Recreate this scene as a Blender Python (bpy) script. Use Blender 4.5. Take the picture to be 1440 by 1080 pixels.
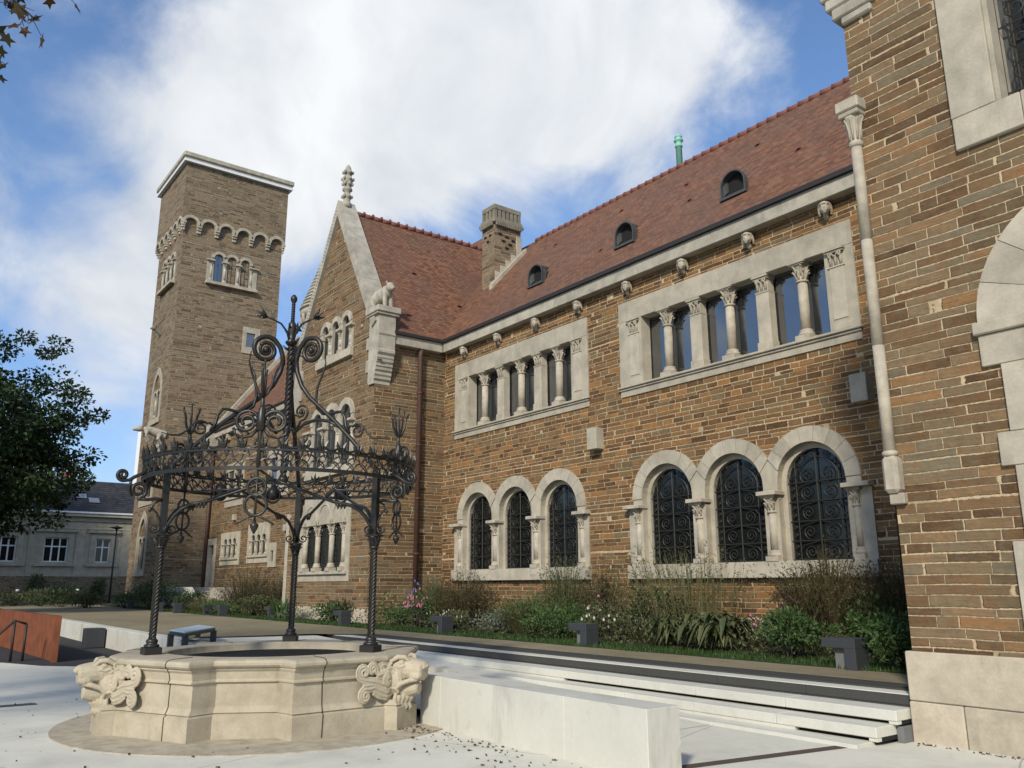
import bpy, bmesh, math, random
from mathutils import Vector, Matrix, Quaternion
from mathutils.geometry import delaunay_2d_cdt
rnd = random.Random(7)
PI = math.pi
R = math.radians
sc = bpy.context.scene
for o in list(bpy.data.objects): bpy.data.objects.remove(o)

# ------------------------------------------------------------------ camera, sky, sun
cam = bpy.data.cameras.new('camera'); camo = bpy.data.objects.new('camera', cam)
sc.collection.objects.link(camo); sc.camera = camo
cam.sensor_fit = 'HORIZONTAL'; cam.sensor_width = 36.0; cam.lens = 36.0 * 1171.9 / 1440.0
cam.clip_start = 0.05; cam.clip_end = 3000
rgt, dwn, fwd = (.601396, .798945, -.003118), (-.188551, .138135, -.972300), (-.776384, .585325, .233716)
m = Matrix(((rgt[0], -dwn[0], -fwd[0]), (rgt[1], -dwn[1], -fwd[1]), (rgt[2], -dwn[2], -fwd[2])))
camo.matrix_world = Matrix.Translation((0, 0, 1.6)) @ m.to_4x4()

SUN_AZ = R(145.5); SUN_EL = R(33)
S = Vector((math.sin(SUN_AZ) * math.cos(SUN_EL), math.cos(SUN_AZ) * math.cos(SUN_EL), math.sin(SUN_EL)))
sun = bpy.data.lights.new('sun', 'SUN'); suno = bpy.data.objects.new('sun', sun); sc.collection.objects.link(suno)
sun.energy = 2.75; sun.angle = R(5.0); sun.color = (1.0, .93, .80)
suno.rotation_euler = S.to_track_quat('Z', 'Y').to_euler(); suno.location = (30, -40, 50)
sc.view_settings.view_transform = 'Standard'; sc.view_settings.look = 'None'
sc.view_settings.exposure = 0.45; sc.view_settings.gamma = 1.0

world = bpy.data.worlds.new('World'); sc.world = world; world.use_nodes = True

class NT:
    """small helper for building node trees"""
    def __init__(s, tree): s.t = tree; s.n = tree.nodes; s.l = tree.links
    def put(s, v, sock):
        if v is None: return
        if hasattr(v, 'is_output') or isinstance(v, bpy.types.NodeSocket): s.l.new(v, sock)
        else:
            if sock.type == 'RGBA' and len(v) == 3: v = (*v, 1)
            sock.default_value = v
    def math(s, op, a, b=None, c=None, clamp=False):
        n = s.n.new('ShaderNodeMath'); n.operation = op; n.use_clamp = clamp
        for i, v in enumerate((a, b, c)): s.put(v, n.inputs[i])
        return n.outputs[0]
    def vmath(s, op, a, b=None):
        n = s.n.new('ShaderNodeVectorMath'); n.operation = op
        s.put(a, n.inputs[0]); s.put(b, n.inputs[1])
        return n.outputs['Value'] if op in ('DOT_PRODUCT', 'LENGTH') else n.outputs[0]
    def noise(s, vec, scale, detail=3, rough=.55, dim='3D', w=None, dist=0):
        n = s.n.new('ShaderNodeTexNoise'); n.noise_dimensions = dim
        if vec is not None and dim != '1D': s.put(vec, n.inputs['Vector'])
        if w is not None: s.put(w, n.inputs['W'])
        n.inputs['Scale'].default_value = scale; n.inputs['Detail'].default_value = detail
        n.inputs['Roughness'].default_value = rough; n.inputs['Distortion'].default_value = dist
        return n.outputs[0]
    def white(s, a, b=None):
        n = s.n.new('ShaderNodeTexWhiteNoise')
        if b is None: n.noise_dimensions = '1D'; s.put(a, n.inputs['W'])
        else:
            n.noise_dimensions = '2D'; s.put(s.comb(a, b, 0.0), n.inputs['Vector'])
        return n.outputs['Value'], n.outputs['Color']
    def comb(s, x, y, z):
        n = s.n.new('ShaderNodeCombineXYZ')
        for i, v in enumerate((x, y, z)): s.put(v, n.inputs[i])
        return n.outputs[0]
    def sep(s, v):
        n = s.n.new('ShaderNodeSeparateXYZ'); s.put(v, n.inputs[0]); return n.outputs
    def ramp(s, f, stops, interp='LINEAR'):
        n = s.n.new('ShaderNodeValToRGB'); cr = n.color_ramp; cr.interpolation = interp
        while len(cr.elements) < len(stops): cr.elements.new(.5)
        for e, (p, c) in zip(cr.elements, stops):
            e.position = p; e.color = (*c, 1) if len(c) == 3 else c
        s.put(f, n.inputs[0]); return n.outputs[0]
    def range(s, v, a, b, c=0.0, d=1.0, smooth=False):
        n = s.n.new('ShaderNodeMapRange')
        if smooth: n.interpolation_type = 'SMOOTHSTEP'
        for i, x in enumerate((v, a, b, c, d)): s.put(x, n.inputs[i])
        return n.outputs[0]
    def mix(s, f, a, b, mode='MIX'):
        n = s.n.new('ShaderNodeMix'); n.data_type = 'RGBA'; n.blend_type = mode
        s.put(f, n.inputs['Factor']); s.put(a, n.inputs['A'] if False else n.inputs[6]); s.put(b, n.inputs[7])
        return n.outputs[2]
    def bump(s, h, strength=.5, dist=.02):
        n = s.n.new('ShaderNodeBump'); n.inputs['Strength'].default_value = strength
        n.inputs['Distance'].default_value = dist; s.put(h, n.inputs['Height']); return n.outputs[0]

# sky with clouds
w = NT(world.node_tree)
bg = world.node_tree.nodes['Background']
sky = w.n.new('ShaderNodeTexSky'); sky.sky_type = 'NISHITA'; sky.sun_disc = False
sky.sun_elevation = SUN_EL; sky.sun_rotation = SUN_AZ
sky.air_density = 1.1; sky.dust_density = .5; sky.ozone_density = 2.2
tc = w.n.new('ShaderNodeTexCoord'); D = w.vmath('NORMALIZE', tc.outputs['Generated'])
n1 = w.noise(D, 5.5, 9, .58, dist=.6)
n2 = w.noise(D, 17.0, 7, .62)
acc = None
for (dx, dy, dz), k, amp in (((-.800, .295, .525), 120, .60), ((-.770, .345, .535), 80, .60), ((-.715, .40, .575), 95, .62), ((-.655, .46, .60), 110, .62), ((-.60, .54, .595), 110, .62), ((-.55, .602, .578), 150, .66),
        ((-.863, .240, .44), 240, .48), ((-.825, .255, .505), 190, .42), ((-.893, .230, .385), 260, .42), ((-.81, .35, .465), 190, .22), ((-.73, .45, .53), 190, .18), ((-.795, .37, .485), 170, .26), ((-.665, .53, .535), 170, .20), ((-.845, .30, .44), 170, .32),
        ((-.945, .09, .315), 300, .34), ((-.90, .080, .425), 300, .25), ((-.955, .165, .245), 260, .26), ((-.91, .235, .34), 220, .36), ((-.965, .22, .13), 60, .26), ((-.94, .21, .27), 260, .22),
        ((.2, -.7, .6), 5, .45), ((-.5, -.75, .35), 9, .2), ((.8, .2, .6), 6, .5), ((.3, .8, .5), 8, .35)):
    l_ = math.sqrt(dx * dx + dy * dy + dz * dz)
    b = w.math('SUBTRACT', w.vmath('DOT_PRODUCT', D, (dx / l_, dy / l_, dz / l_)), 1.0)
    b = w.math('MULTIPLY', w.math('EXPONENT', w.math('MULTIPLY', b, float(k))), float(amp))
    acc = b if acc is None else w.math('ADD', acc, b)
acc = w.math('MULTIPLY', acc, .82)
dens = w.math('ADD', acc, w.math('MULTIPLY', w.math('SUBTRACT', n1, .5), 1.5))
dens = w.math('ADD', dens, w.math('MULTIPLY', w.math('SUBTRACT', n2, .5), .32))
cov = w.range(dens, .12, .80, 0, 1, True)
cl_shade = w.range(w.math('ADD', w.noise(D, 4.2, 6, .55, dist=.4), w.math('MULTIPLY', w.math('SUBTRACT', dens, .6), .10)), .34, .68)
cl_col = w.mix(cl_shade, (4.5, 4.9, 5.5), (7.3, 7.45, 7.6))
dz_ = w.sep(D)[2]
skyc = w.mix(1.0, sky.outputs[0], w.mix(w.range(dz_, 0.0, .42), (.74, .83, 1.12), (1.02, 1.17, 1.36)), 'MULTIPLY')
out = w.mix(cov, skyc, cl_col)
w.l.new(out, bg.inputs[0]); bg.inputs[1].default_value = .095

# ------------------------------------------------------------------ materials
def mat(name):
    mt = bpy.data.materials.new(name); mt.use_nodes = True
    t = NT(mt.node_tree); b = mt.node_tree.nodes['Principled BSDF']
    return mt, t, b
def geo(t):
    g = t.n.new('ShaderNodeNewGeometry'); return g.outputs
def setb(t, b, col=None, rough=None, metal=None, spec=None, normal=None):
    if col is not None: t.put(col, b.inputs['Base Color'])
    if rough is not None: t.put(rough, b.inputs['Roughness'])
    if metal is not None: t.put(metal, b.inputs['Metallic'])
    if spec is not None: t.put(spec, b.inputs['Specular IOR Level'])
    if normal is not None: t.l.new(normal, b.inputs['Normal'])

def wall_uv(t):
    g = geo(t); P = g['Position']; N = g['True Normal']
    px, py, pz = t.sep(P); nx, ny, nz = t.sep(N)
    side = t.math('GREATER_THAN', t.math('ABSOLUTE', nx), t.math('ABSOLUTE', ny))
    u = t.math('ADD', t.math('MULTIPLY', px, t.math('SUBTRACT', 1.0, side)), t.math('MULTIPLY', py, side))
    u = t.math('ADD', u, t.math('MULTIPLY', side, .37))
    return P, u, pz

def coursed_stone(name, h=.1, L=.42, joint=.006, ramp=None, mortar=(.60, .46, .28), grey=.3, rough=.9, vary=.75):
    mt, t, b = mat(name)
    P, u, v = wall_uv(t)
    wob = t.math('MULTIPLY', t.math('SUBTRACT', t.noise(P, 1.7, 2), .5), .03)
    v = t.math('ADD', v, wob)
    r0 = t.math('DIVIDE', v, h)
    r1 = t.math('ADD', r0, t.math('MULTIPLY', t.noise(None, .62, 1, dim='1D', w=r0), vary))
    row = t.math('FLOOR', r1); fv = t.math('FRACT', r1)
    wr, _ = t.white(row); wr2, _ = t.white(t.math('ADD', row, .37))
    Lr = t.math('MULTIPLY', t.math('ADD', .62, t.math('MULTIPLY', wr2, .8)), L)
    u1 = t.math('ADD', t.math('DIVIDE', u, Lr), t.math('MULTIPLY', wr, 57.0))
    u2 = t.math('ADD', u1, t.math('MULTIPLY', t.noise(None, .8, 1, dim='1D', w=t.math('ADD', u1, t.math('MULTIPLY', row, 7.31))), 1.1))
    col = t.math('FLOOR', u2); fu = t.math('FRACT', u2)
    idv, idc = t.white(row, col)
    ir, ig, ib = t.sep(idc)
    dv = t.math('MULTIPLY', t.math('MINIMUM', fv, t.math('SUBTRACT', 1.0, fv)), h * .85)
    du = t.math('MULTIPLY', t.math('MINIMUM', fu, t.math('SUBTRACT', 1.0, fu)), t.math('MULTIPLY', Lr, .75))
    d = t.math('MINIMUM', dv, du)
    nz = t.noise(P, 22, 3)
    d2 = t.math('ADD', d, t.math('MULTIPLY', t.math('SUBTRACT', nz, .5), joint * 2.6))
    mask = t.range(d2, joint * .75, joint * 1.45, 0, 1, True)
    ramp = ramp or [(0, (0.086, 0.041, 0.017)), (.2, (0.128, 0.062, 0.024)), (.44, (0.185, 0.091, 0.033)), (.58, (0.177, 0.112, 0.048)), (.76, (0.219, 0.114, 0.042)), (.91, (0.305, 0.140, 0.043)), (.97, (0.171, 0.127, 0.069)), (1, (0.122, 0.090, 0.052))]
    c = t.ramp(idv, ramp)
    strat = t.noise(t.comb(t.math('MULTIPLY', u, 3.0), t.math('MULTIPLY', v, 34.0), t.math('MULTIPLY', idv, 40.0)), 1.0, 4, .6)
    blot = t.noise(P, 6.5, 4, .6)
    rug = t.noise(P, 15, 5, .68)
    k = t.math('ADD', .22, t.math('ADD', t.math('MULTIPLY', strat, .60), t.math('ADD', t.math('MULTIPLY', blot, .50), t.math('MULTIPLY', rug, .55))))
    c = t.mix(1.0, c, t.comb(k, k, k), 'MULTIPLY')
    veins = t.range(t.noise(t.comb(t.math('MULTIPLY', u, 7.0), t.math('MULTIPLY', v, 16.0), t.math('MULTIPLY', idv, 9.0)), 1.0, 5, .65, dist=.6), .50, .68, 0, .55)
    c = t.mix(veins, c, (.135, .125, .085))
    rust = t.range(t.noise(t.comb(t.math('MULTIPLY', u, 4.0), t.math('MULTIPLY', v, 9.0), t.math('ADD', 30.0, t.math('MULTIPLY', idv, 9.0))), 1.0, 4, .6, dist=.5), .54, .70, 0, .6)
    c = t.mix(rust, c, (.20, .10, .040))
    lich = t.range(t.noise(P, 1.1, 5, .6), .5, .72, 0, grey)
    c = t.mix(lich, c, (.14, .125, .075))
    orange = t.range(t.noise(P, 2.3, 3, .5), .56, .74, 0, .42)
    c = t.mix(t.math('MULTIPLY', orange, ig), c, (.27, .14, .055))
    mcol = t.mix(t.noise(P, 2.6, 4), mortar, (mortar[0] * .62, mortar[1] * .62, mortar[2] * .62))
    mcol = t.mix(t.range(t.noise(P, 1.3, 3), .50, .75), mcol, (mortar[0] * .5, mortar[1] * .5, mortar[2] * .5))
    fin = t.mix(mask, mcol, c)
    hgt = t.math('ADD', t.math('MULTIPLY', mask, t.math('ADD', .62, t.math('MULTIPLY', ib, .5))), t.math('MULTIPLY', strat, .38))
    hgt = t.math('ADD', hgt, t.math('MULTIPLY', rug, .55))
    setb(t, b, fin, rough, spec=.22, normal=t.bump(hgt, 1.0, .028))
    return mt

def limestone(name, base=(.455, .405, .31), dark=(.25, .225, .175), stain=.7, scale=1.0, rough=.85, island=.10):
    mt, t, b = mat(name)
    g = geo(t); P = g['Position']; isl = g['Random Per Island']
    a = t.noise(P, 2.6 * scale, 6, .62); f = t.noise(P, 30 * scale, 4, .6); s = t.noise(t.vmath('MULTIPLY', P, (5., 5., .8)), 1.0, 4, .6)
    c = t.mix(t.range(a, .38, .72, 0, stain), base, dark)
    c = t.mix(t.range(s, .56, .8, 0, stain * .55), c, (dark[0] * .7, dark[1] * .72, dark[2] * .72))
    k = t.math('ADD', .84, t.math('MULTIPLY', f, .32)); k = t.math('ADD', k, t.math('MULTIPLY', t.math('SUBTRACT', isl, .5), island * 2))
    c = t.mix(1.0, c, t.comb(k, k, k), 'MULTIPLY')
    pits = t.range(t.noise(P, 75 * scale, 2), .62, .75, 0, .25)
    c = t.mix(pits, c, (dark[0] * .5, dark[1] * .5, dark[2] * .5))
    h = t.math('ADD', t.math('MULTIPLY', f, .6), t.math('MULTIPLY', a, .6))
    setb(t, b, c, rough, spec=.25, normal=t.bump(h, .35, .012))
    return mt

def plain(name, col, rough=.6, metal=0.0, spec=.4, var=.15, scale=8.0, bump=0.0):
    mt, t, b = mat(name); P = geo(t)['Position']
    n = t.noise(P, scale, 5, .6)
    c = t.mix(n, tuple(x * (1 - var) for x in col), tuple(min(1, x * (1 + var)) for x in col))
    setb(t, b, c, rough, metal, spec)
    if bump: t.l.new(t.bump(t.noise(P, scale * 6, 3), bump, .01), b.inputs['Normal'])
    return mt

def roof_tiles(name, cols, along='auto', rowh=.082, tw=.16, pa=(.155, .096, .068), pb=(.088, .047, .033)):
    mt, t, b = mat(name); P, u, v = wall_uv(t)
    rw = t.math('DIVIDE', v, rowh); row = t.math('FLOOR', rw); fv = t.math('FRACT', rw)
    wr, _ = t.white(row)
    uu = t.math('ADD', t.math('DIVIDE', u, tw), t.math('MULTIPLY', t.math('MODULO', row, 2.0), .5)); uu = t.math('ADD', uu, t.math('MULTIPLY', wr, .12))
    col = t.math('FLOOR', uu); fu = t.math('FRACT', uu); idv, idc = t.white(row, col)
    c = t.ramp(idv, cols)
    pn = t.noise(P, .55, 5, .6); pn2 = t.noise(P, 4.5, 4, .6)
    c = t.mix(t.range(pn, .40, .70, 0, .6), c, pa)
    c = t.mix(t.range(pn2, .55, .75, 0, .4), c, pb)
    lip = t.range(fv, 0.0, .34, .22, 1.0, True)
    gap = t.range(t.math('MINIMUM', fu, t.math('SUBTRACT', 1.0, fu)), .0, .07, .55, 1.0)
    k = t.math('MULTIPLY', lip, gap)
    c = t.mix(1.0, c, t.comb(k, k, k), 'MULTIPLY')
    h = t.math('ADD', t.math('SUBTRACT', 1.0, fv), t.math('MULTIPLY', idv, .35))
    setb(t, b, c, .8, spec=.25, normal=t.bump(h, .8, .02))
    return mt

def leaf_mat(name, cols, rough=.55, trans=.25):
    mt, t, b = mat(name); g = geo(t)
    isl = g['Random Per Island']; big = t.noise(g['Position'], 1.6, 3)
    c = t.ramp(t.math('ADD', t.math('MULTIPLY', isl, .7), t.math('MULTIPLY', big, .32)), [(i / (len(cols) - 1), c) for i, c in enumerate(cols)])
    setb(t, b, c, rough, spec=.3)
    tr = t.n.new('ShaderNodeBsdfTranslucent'); t.l.new(c, tr.inputs[0])
    mx = t.n.new('ShaderNodeMixShader'); mx.inputs[0].default_value = trans
    o = [n for n in t.n if n.type == 'OUTPUT_MATERIAL'][0]
    t.l.new(b.outputs[0], mx.inputs[1]); t.l.new(tr.outputs[0], mx.inputs[2]); t.l.new(mx.outputs[0], o.inputs[0])
    return mt

def concrete(name, base=(.575, .555, .475), streak=.5):
    mt, t, b = mat(name); P = geo(t)['Position']
    a = t.noise(P, .75, 6, .6); f = t.noise(P, 18, 5, .65); s = t.noise(t.vmath('MULTIPLY', P, (2.2, 2.2, .45)), 1.0, 5, .65); sp = t.noise(P, 95, 2)
    d = tuple(x * .70 for x in base)
    c = t.mix(t.range(a, .40, .75, 0, .55), base, d)
    c = t.mix(t.range(s, .55, .75, 0, streak), c, tuple(x * .55 for x in base))
    k = t.math('ADD', .92, t.math('MULTIPLY', f, .16)); c = t.mix(1.0, c, t.comb(k, k, k), 'MULTIPLY')
    sm = t.range(t.noise(P, 2.4, 3, .5, dist=.8), .60, .74, 0, streak * .8); c = t.mix(sm, c, tuple(x * .66 for x in base))
    c = t.mix(t.range(sp, .70, .78, 0, .30), c, (.16, .14, .11))
    setb(t, b, c, .8, spec=.3, normal=t.bump(t.math('ADD', f, t.math('MULTIPLY', sp, .3)), .2, .006))
    return mt

def ground_mat(name, cols, scale=6.0, bump=.5, fine=60.0):
    mt, t, b = mat(name); P = geo(t)['Position']
    a = t.noise(P, .35, 6, .6); f = t.noise(P, scale, 6, .65); g2 = t.noise(P, fine, 3, .7)
    k = t.math('ADD', t.math('MULTIPLY', a, .45), t.math('ADD', t.math('MULTIPLY', f, .3), t.math('MULTIPLY', g2, .3)))
    c = t.ramp(k, [(.3 + .45 * i / (len(cols) - 1), c) for i, c in enumerate(cols)])
    setb(t, b, c, .95, spec=.15, normal=t.bump(g2, bump, .01))
    return mt

MT = {}
MT['hall_stone'] = coursed_stone('hall_stone', .106, .42, .0078, vary=.95)
MT['wing_stone'] = coursed_stone('wing_stone', .108, .50, .0060, grey=.5, vary=.7, ramp=[(0, (0.085, 0.047, 0.023)), (.2, (0.127, 0.073, 0.035)), (.42, (0.170, 0.102, 0.050)), (.60, (0.172, 0.126, 0.073)), (.78, (0.196, 0.128, 0.067)), (.90, (0.248, 0.130, 0.053)), (.96, (0.170, 0.136, 0.084)), (1, (0.133, 0.102, 0.063))])
MT['tower_stone'] = coursed_stone('tower_stone', .132, .48, .0095, ramp=[(0, (0.100, 0.068, 0.041)), (.25, (0.165, 0.113, 0.067)), (.5, (0.212, 0.151, 0.091)), (.7, (0.242, 0.182, 0.113)), (.88, (0.276, 0.190, 0.110)), (1, (0.165, 0.137, 0.097))], mortar=(.40, .345, .25), grey=.4)
MT['trim'] = limestone('pale_limestone')
MT['weathered'] = limestone('weathered_limestone', (.43, .39, .31), (.23, .21, .165), .8)
MT['chimney_stone'] = limestone('chimney_stone', (.24, .215, .16), (.13, .118, .09), .8)
MT['carved'] = limestone('carved_limestone', (.46, .405, .31), (.24, .21, .16), .7, 2.0)
MT['well'] = limestone('warm_well_stone', (.455, .395, .288), (.27, .23, .16), .65, 1.4, island=.04)
MT['plinth'] = limestone('plinth_limestone', (.50, .43, .32), (.29, .25, .185), .75, 1.3)
MT['concrete'] = concrete('white_concrete', streak=.8)
def paving():
    mt = concrete('white_paving', (.66, .635, .53), .30); t = NT(mt.node_tree); b = mt.node_tree.nodes['Principled BSDF']
    old = b.inputs['Base Color'].links[0].from_socket; P = geo(t)['Position']; x, y, z = t.sep(P)
    wb = t.math('MULTIPLY', t.math('SUBTRACT', t.noise(P, 3.0, 3), .5), .02)
    def line(v, per, off, wd): 
        f = t.math('FRACT', t.math('DIVIDE', t.math('ADD', v, t.math('ADD', off, wb)), per)); d = t.math('MULTIPLY', t.math('MINIMUM', f, t.math('SUBTRACT', 1.0, f)), per)
        return t.range(d, wd * .4, wd, 1.0, 0.0)
    up = t.math('ADD', t.math('MULTIPLY', x, .94), t.math('MULTIPLY', y, .34)); vp = t.math('SUBTRACT', t.math('MULTIPLY', y, .94), t.math('MULTIPLY', x, .34))
    j = t.math('MAXIMUM', line(up, 3.1, .6, .012), line(vp, 3.1, 1.9, .012))
    dirt = t.range(t.noise(P, 1.1, 6, .65, dist=.4), .48, .72, 0, .38); sp = t.range(t.noise(P, 9.0, 4, .7), .64, .74, 0, .35)
    c = t.mix(dirt, old, (.40, .385, .33)); c = t.mix(sp, c, (.30, .28, .23)); c = t.mix(t.math('MULTIPLY', j, .55), c, (.20, .185, .15))
    t.l.new(c, b.inputs['Base Color']); return mt
MT['paving'] = paving()
MT['step_stone'] = concrete('pale_step_stone', (.62, .60, .51), .35)
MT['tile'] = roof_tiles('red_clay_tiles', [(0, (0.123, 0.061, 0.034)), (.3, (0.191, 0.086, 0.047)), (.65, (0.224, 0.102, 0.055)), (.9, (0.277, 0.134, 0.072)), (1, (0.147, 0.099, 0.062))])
MT['ridge'] = plain('ridge_tile', (.20, .078, .056), .8, var=.35)
MT['iron'] = plain('wrought_iron', (.043, .040, .035), .40, .55, .5, .4, 14)
MT['dark_iron'] = plain('grille_iron', (.034, .032, .028), .55, .3, .4, .3, 20)
MT['rustpipe'] = plain('brown_pipe_paint', (.080, .040, .028), .6, var=.3)
MT['copper'] = plain('green_copper', (.22, .50, .38), .7, var=.2)
MT['zinc'] = plain('dark_zinc', (.085, .088, .084), .5, .3, var=.3)
MT['gutter'] = plain('dark_gutter', (.030, .026, .024), .6)
MT['white_metal'] = plain('white_metal', (.75, .76, .76), .4)
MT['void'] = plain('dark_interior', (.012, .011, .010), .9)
MT['door'] = plain('weathered_door_wood', (.30, .27, .22), .7, var=.3)
MT['gravel'] = ground_mat('path_gravel', [(.135, .112, .066), (.235, .20, .125), (.34, .295, .19)], 3.5)
MT['asphalt'] = ground_mat('asphalt', [(.040, .039, .038), (.062, .060, .058)], 9)
MT['soil'] = ground_mat('garden_soil', [(.030, .024, .016), (.055, .042, .028)], 7)
MT['lawn'] = ground_mat('lawn_soil', [(.028, .045, .015), (.05, .078, .025)], 9)
MT['earth'] = ground_mat('earth', [(.07, .075, .045), (.13, .12, .08)], 2)
MT['apron'] = limestone('apron_stone', (.45, .395, .295), (.25, .21, .15), .8, 2.0)
MT['curb'] = ground_mat('black_basalt', [(.050, .050, .046), (.075, .073, .066)], 12, .2)
MT['bollard'] = plain('anthracite_paint', (.045, .048, .052), .5, var=.15)
MT['pedestal'] = plain('grey_concrete_pedestal', (.15, .15, .145), .8, var=.25)
MT['corten'] = limestone('corten_steel', (.21, .070, .030), (.105, .036, .020), .8, 1.5, .8)
MT['bark'] = plain('bark', (.075, .058, .042), .95, var=.45, scale=14, bump=.8)
MT['render_grey'] = limestone('grey_house_stone', (.45, .395, .30), (.28, .245, .185), .7)
MT['slate'] = roof_tiles('slate_roof', [(0, (.030, .030, .033)), (.5, (.045, .045, .048)), (1, (.062, .060, .062))], rowh=.2, tw=.3, pa=(.05, .05, .05), pb=(.03, .03, .032))
MT['white_wall'] = plain('white_render', (.80, .80, .76), .8, var=.04)
MT['pane_dark'] = None
def glass(name, col, rough=.03, ior=1.9, wob=.02):
    mt, t, b = mat(name); P = geo(t)['Position']
    setb(t, b, col, rough, 0.0, .9, t.bump(t.noise(P, 1.3, 2), wob, .05)); b.inputs['IOR'].default_value = ior
    return mt
MT['glass'] = glass('window_glass', (.018, .022, .026), ior=2.1)
MT['leaded'] = glass('leaded_glass', (.010, .012, .011), .07, 1.38, .05)
MT['water'] = ground_mat('dark_basin_net', [(.010, .011, .010), (.022, .022, .019)], 20, .3)
MT['lf_dark'] = leaf_mat('dark_tree_leaves', [(.012, .025, .009), (.024, .046, .015), (.040, .070, .022), (.060, .078, .028)])
MT['lf_green'] = leaf_mat('green_leaves', [(.022, .050, .012), (.045, .095, .024), (.080, .140, .040), (.13, .17, .065)])
MT['lf_olive'] = leaf_mat('olive_leaves', [(.036, .050, .017), (.07, .090, .033), (.115, .122, .052), (.17, .16, .08)])
MT['lf_red'] = leaf_mat('reddish_stems', [(.036, .034, .015), (.066, .052, .024), (.098, .068, .036), (.080, .086, .034), (.14, .10, .055)])
MT['lf_grass'] = leaf_mat('grass_blades', [(.022, .050, .010), (.042, .085, .018), (.068, .115, .030)])
MT['lf_straw'] = leaf_mat('straw_grass', [(.07, .08, .025), (.13, .125, .05), (.20, .17, .08)])
MT['lf_silver'] = leaf_mat('silver_leaves', [(.10, .12, .09), (.17, .19, .15), (.25, .27, .22)])
MT['lf_autumn'] = leaf_mat('autumn_leaves', [(.035, .022, .012), (.075, .042, .022), (.050, .050, .020), (.15, .085, .035), (.11, .06, .03)])
MT['fl_pink'] = leaf_mat('pink_petals', [(.45, .10, .18), (.62, .22, .30), (.70, .40, .45)])
MT['fl_white'] = leaf_mat('white_petals', [(.55, .5, .42), (.7, .66, .6)])
MT['fl_blue'] = leaf_mat('violet_petals', [(.13, .12, .32), (.22, .2, .42)])
MT['skylight'] = glass('skylight_glass', (.25, .27, .28), .2, 1.5)
MT['info'] = plain('info_panel_print', (.60, .70, .70), .45, var=.2, scale=5)
MT['teal'] = plain('teal_edge', (.05, .20, .20), .4)
MT['terracotta'] = plain('terracotta', (.42, .14, .07), .8)
MT['blue_wood'] = plain('blue_frame_paint', (.09, .17, .27), .5)
MT['sill'] = plain('slate_sill', (.075, .072, .062), .8)

# ------------------------------------------------------------------ mesh helpers
def FX(y0):      # wall plane facing the viewer (-Y): u = X, v = Z, w = outwards
    return lambda u, v, w=0.0: (u, y0 - w, v)
def SX(x0):      # wall plane facing +X: u = Y, v = Z, w = outwards
    return lambda u, v, w=0.0: (x0 + w, u, v)
ID = lambda x, y, z: (x, y, z)

def tri_holes(outer, holes):
    vs, es = [], []
    for loop in [outer] + holes:
        b = len(vs); n = len(loop)
        vs += [Vector(p) for p in loop]; es += [(b + i, b + (i + 1) % n) for i in range(n)]
    V, E, Fc, *_ = delaunay_2d_cdt(vs, es, [], 0, 1e-6)
    def inside(p, loop):
        c = False; n = len(loop)
        for i in range(n):
            x1, y1 = loop[i]; x2, y2 = loop[(i + 1) % n]
            if (y1 > p[1]) != (y2 > p[1]) and p[0] < (x2 - x1) * (p[1] - y1) / (y2 - y1) + x1: c = not c
        return c
    tris = []
    for f in Fc:
        g = (sum(V[i][0] for i in f) / 3, sum(V[i][1] for i in f) / 3)
        if inside(g, outer) and not any(inside(g, h) for h in holes):
            a, b_, c = (V[i] for i in f)
            if (b_[0] - a[0]) * (c[1] - a[1]) - (b_[1] - a[1]) * (c[0] - a[0]) < 0: f = (f[0], f[2], f[1])
            tris.append(tuple(f))
    return [tuple(v) for v in V], tris
def ccw(p):
    return p if sum(p[i][0] * p[(i + 1) % len(p)][1] - p[(i + 1) % len(p)][0] * p[i][1] for i in range(len(p))) > 0 else p[::-1]

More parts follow.
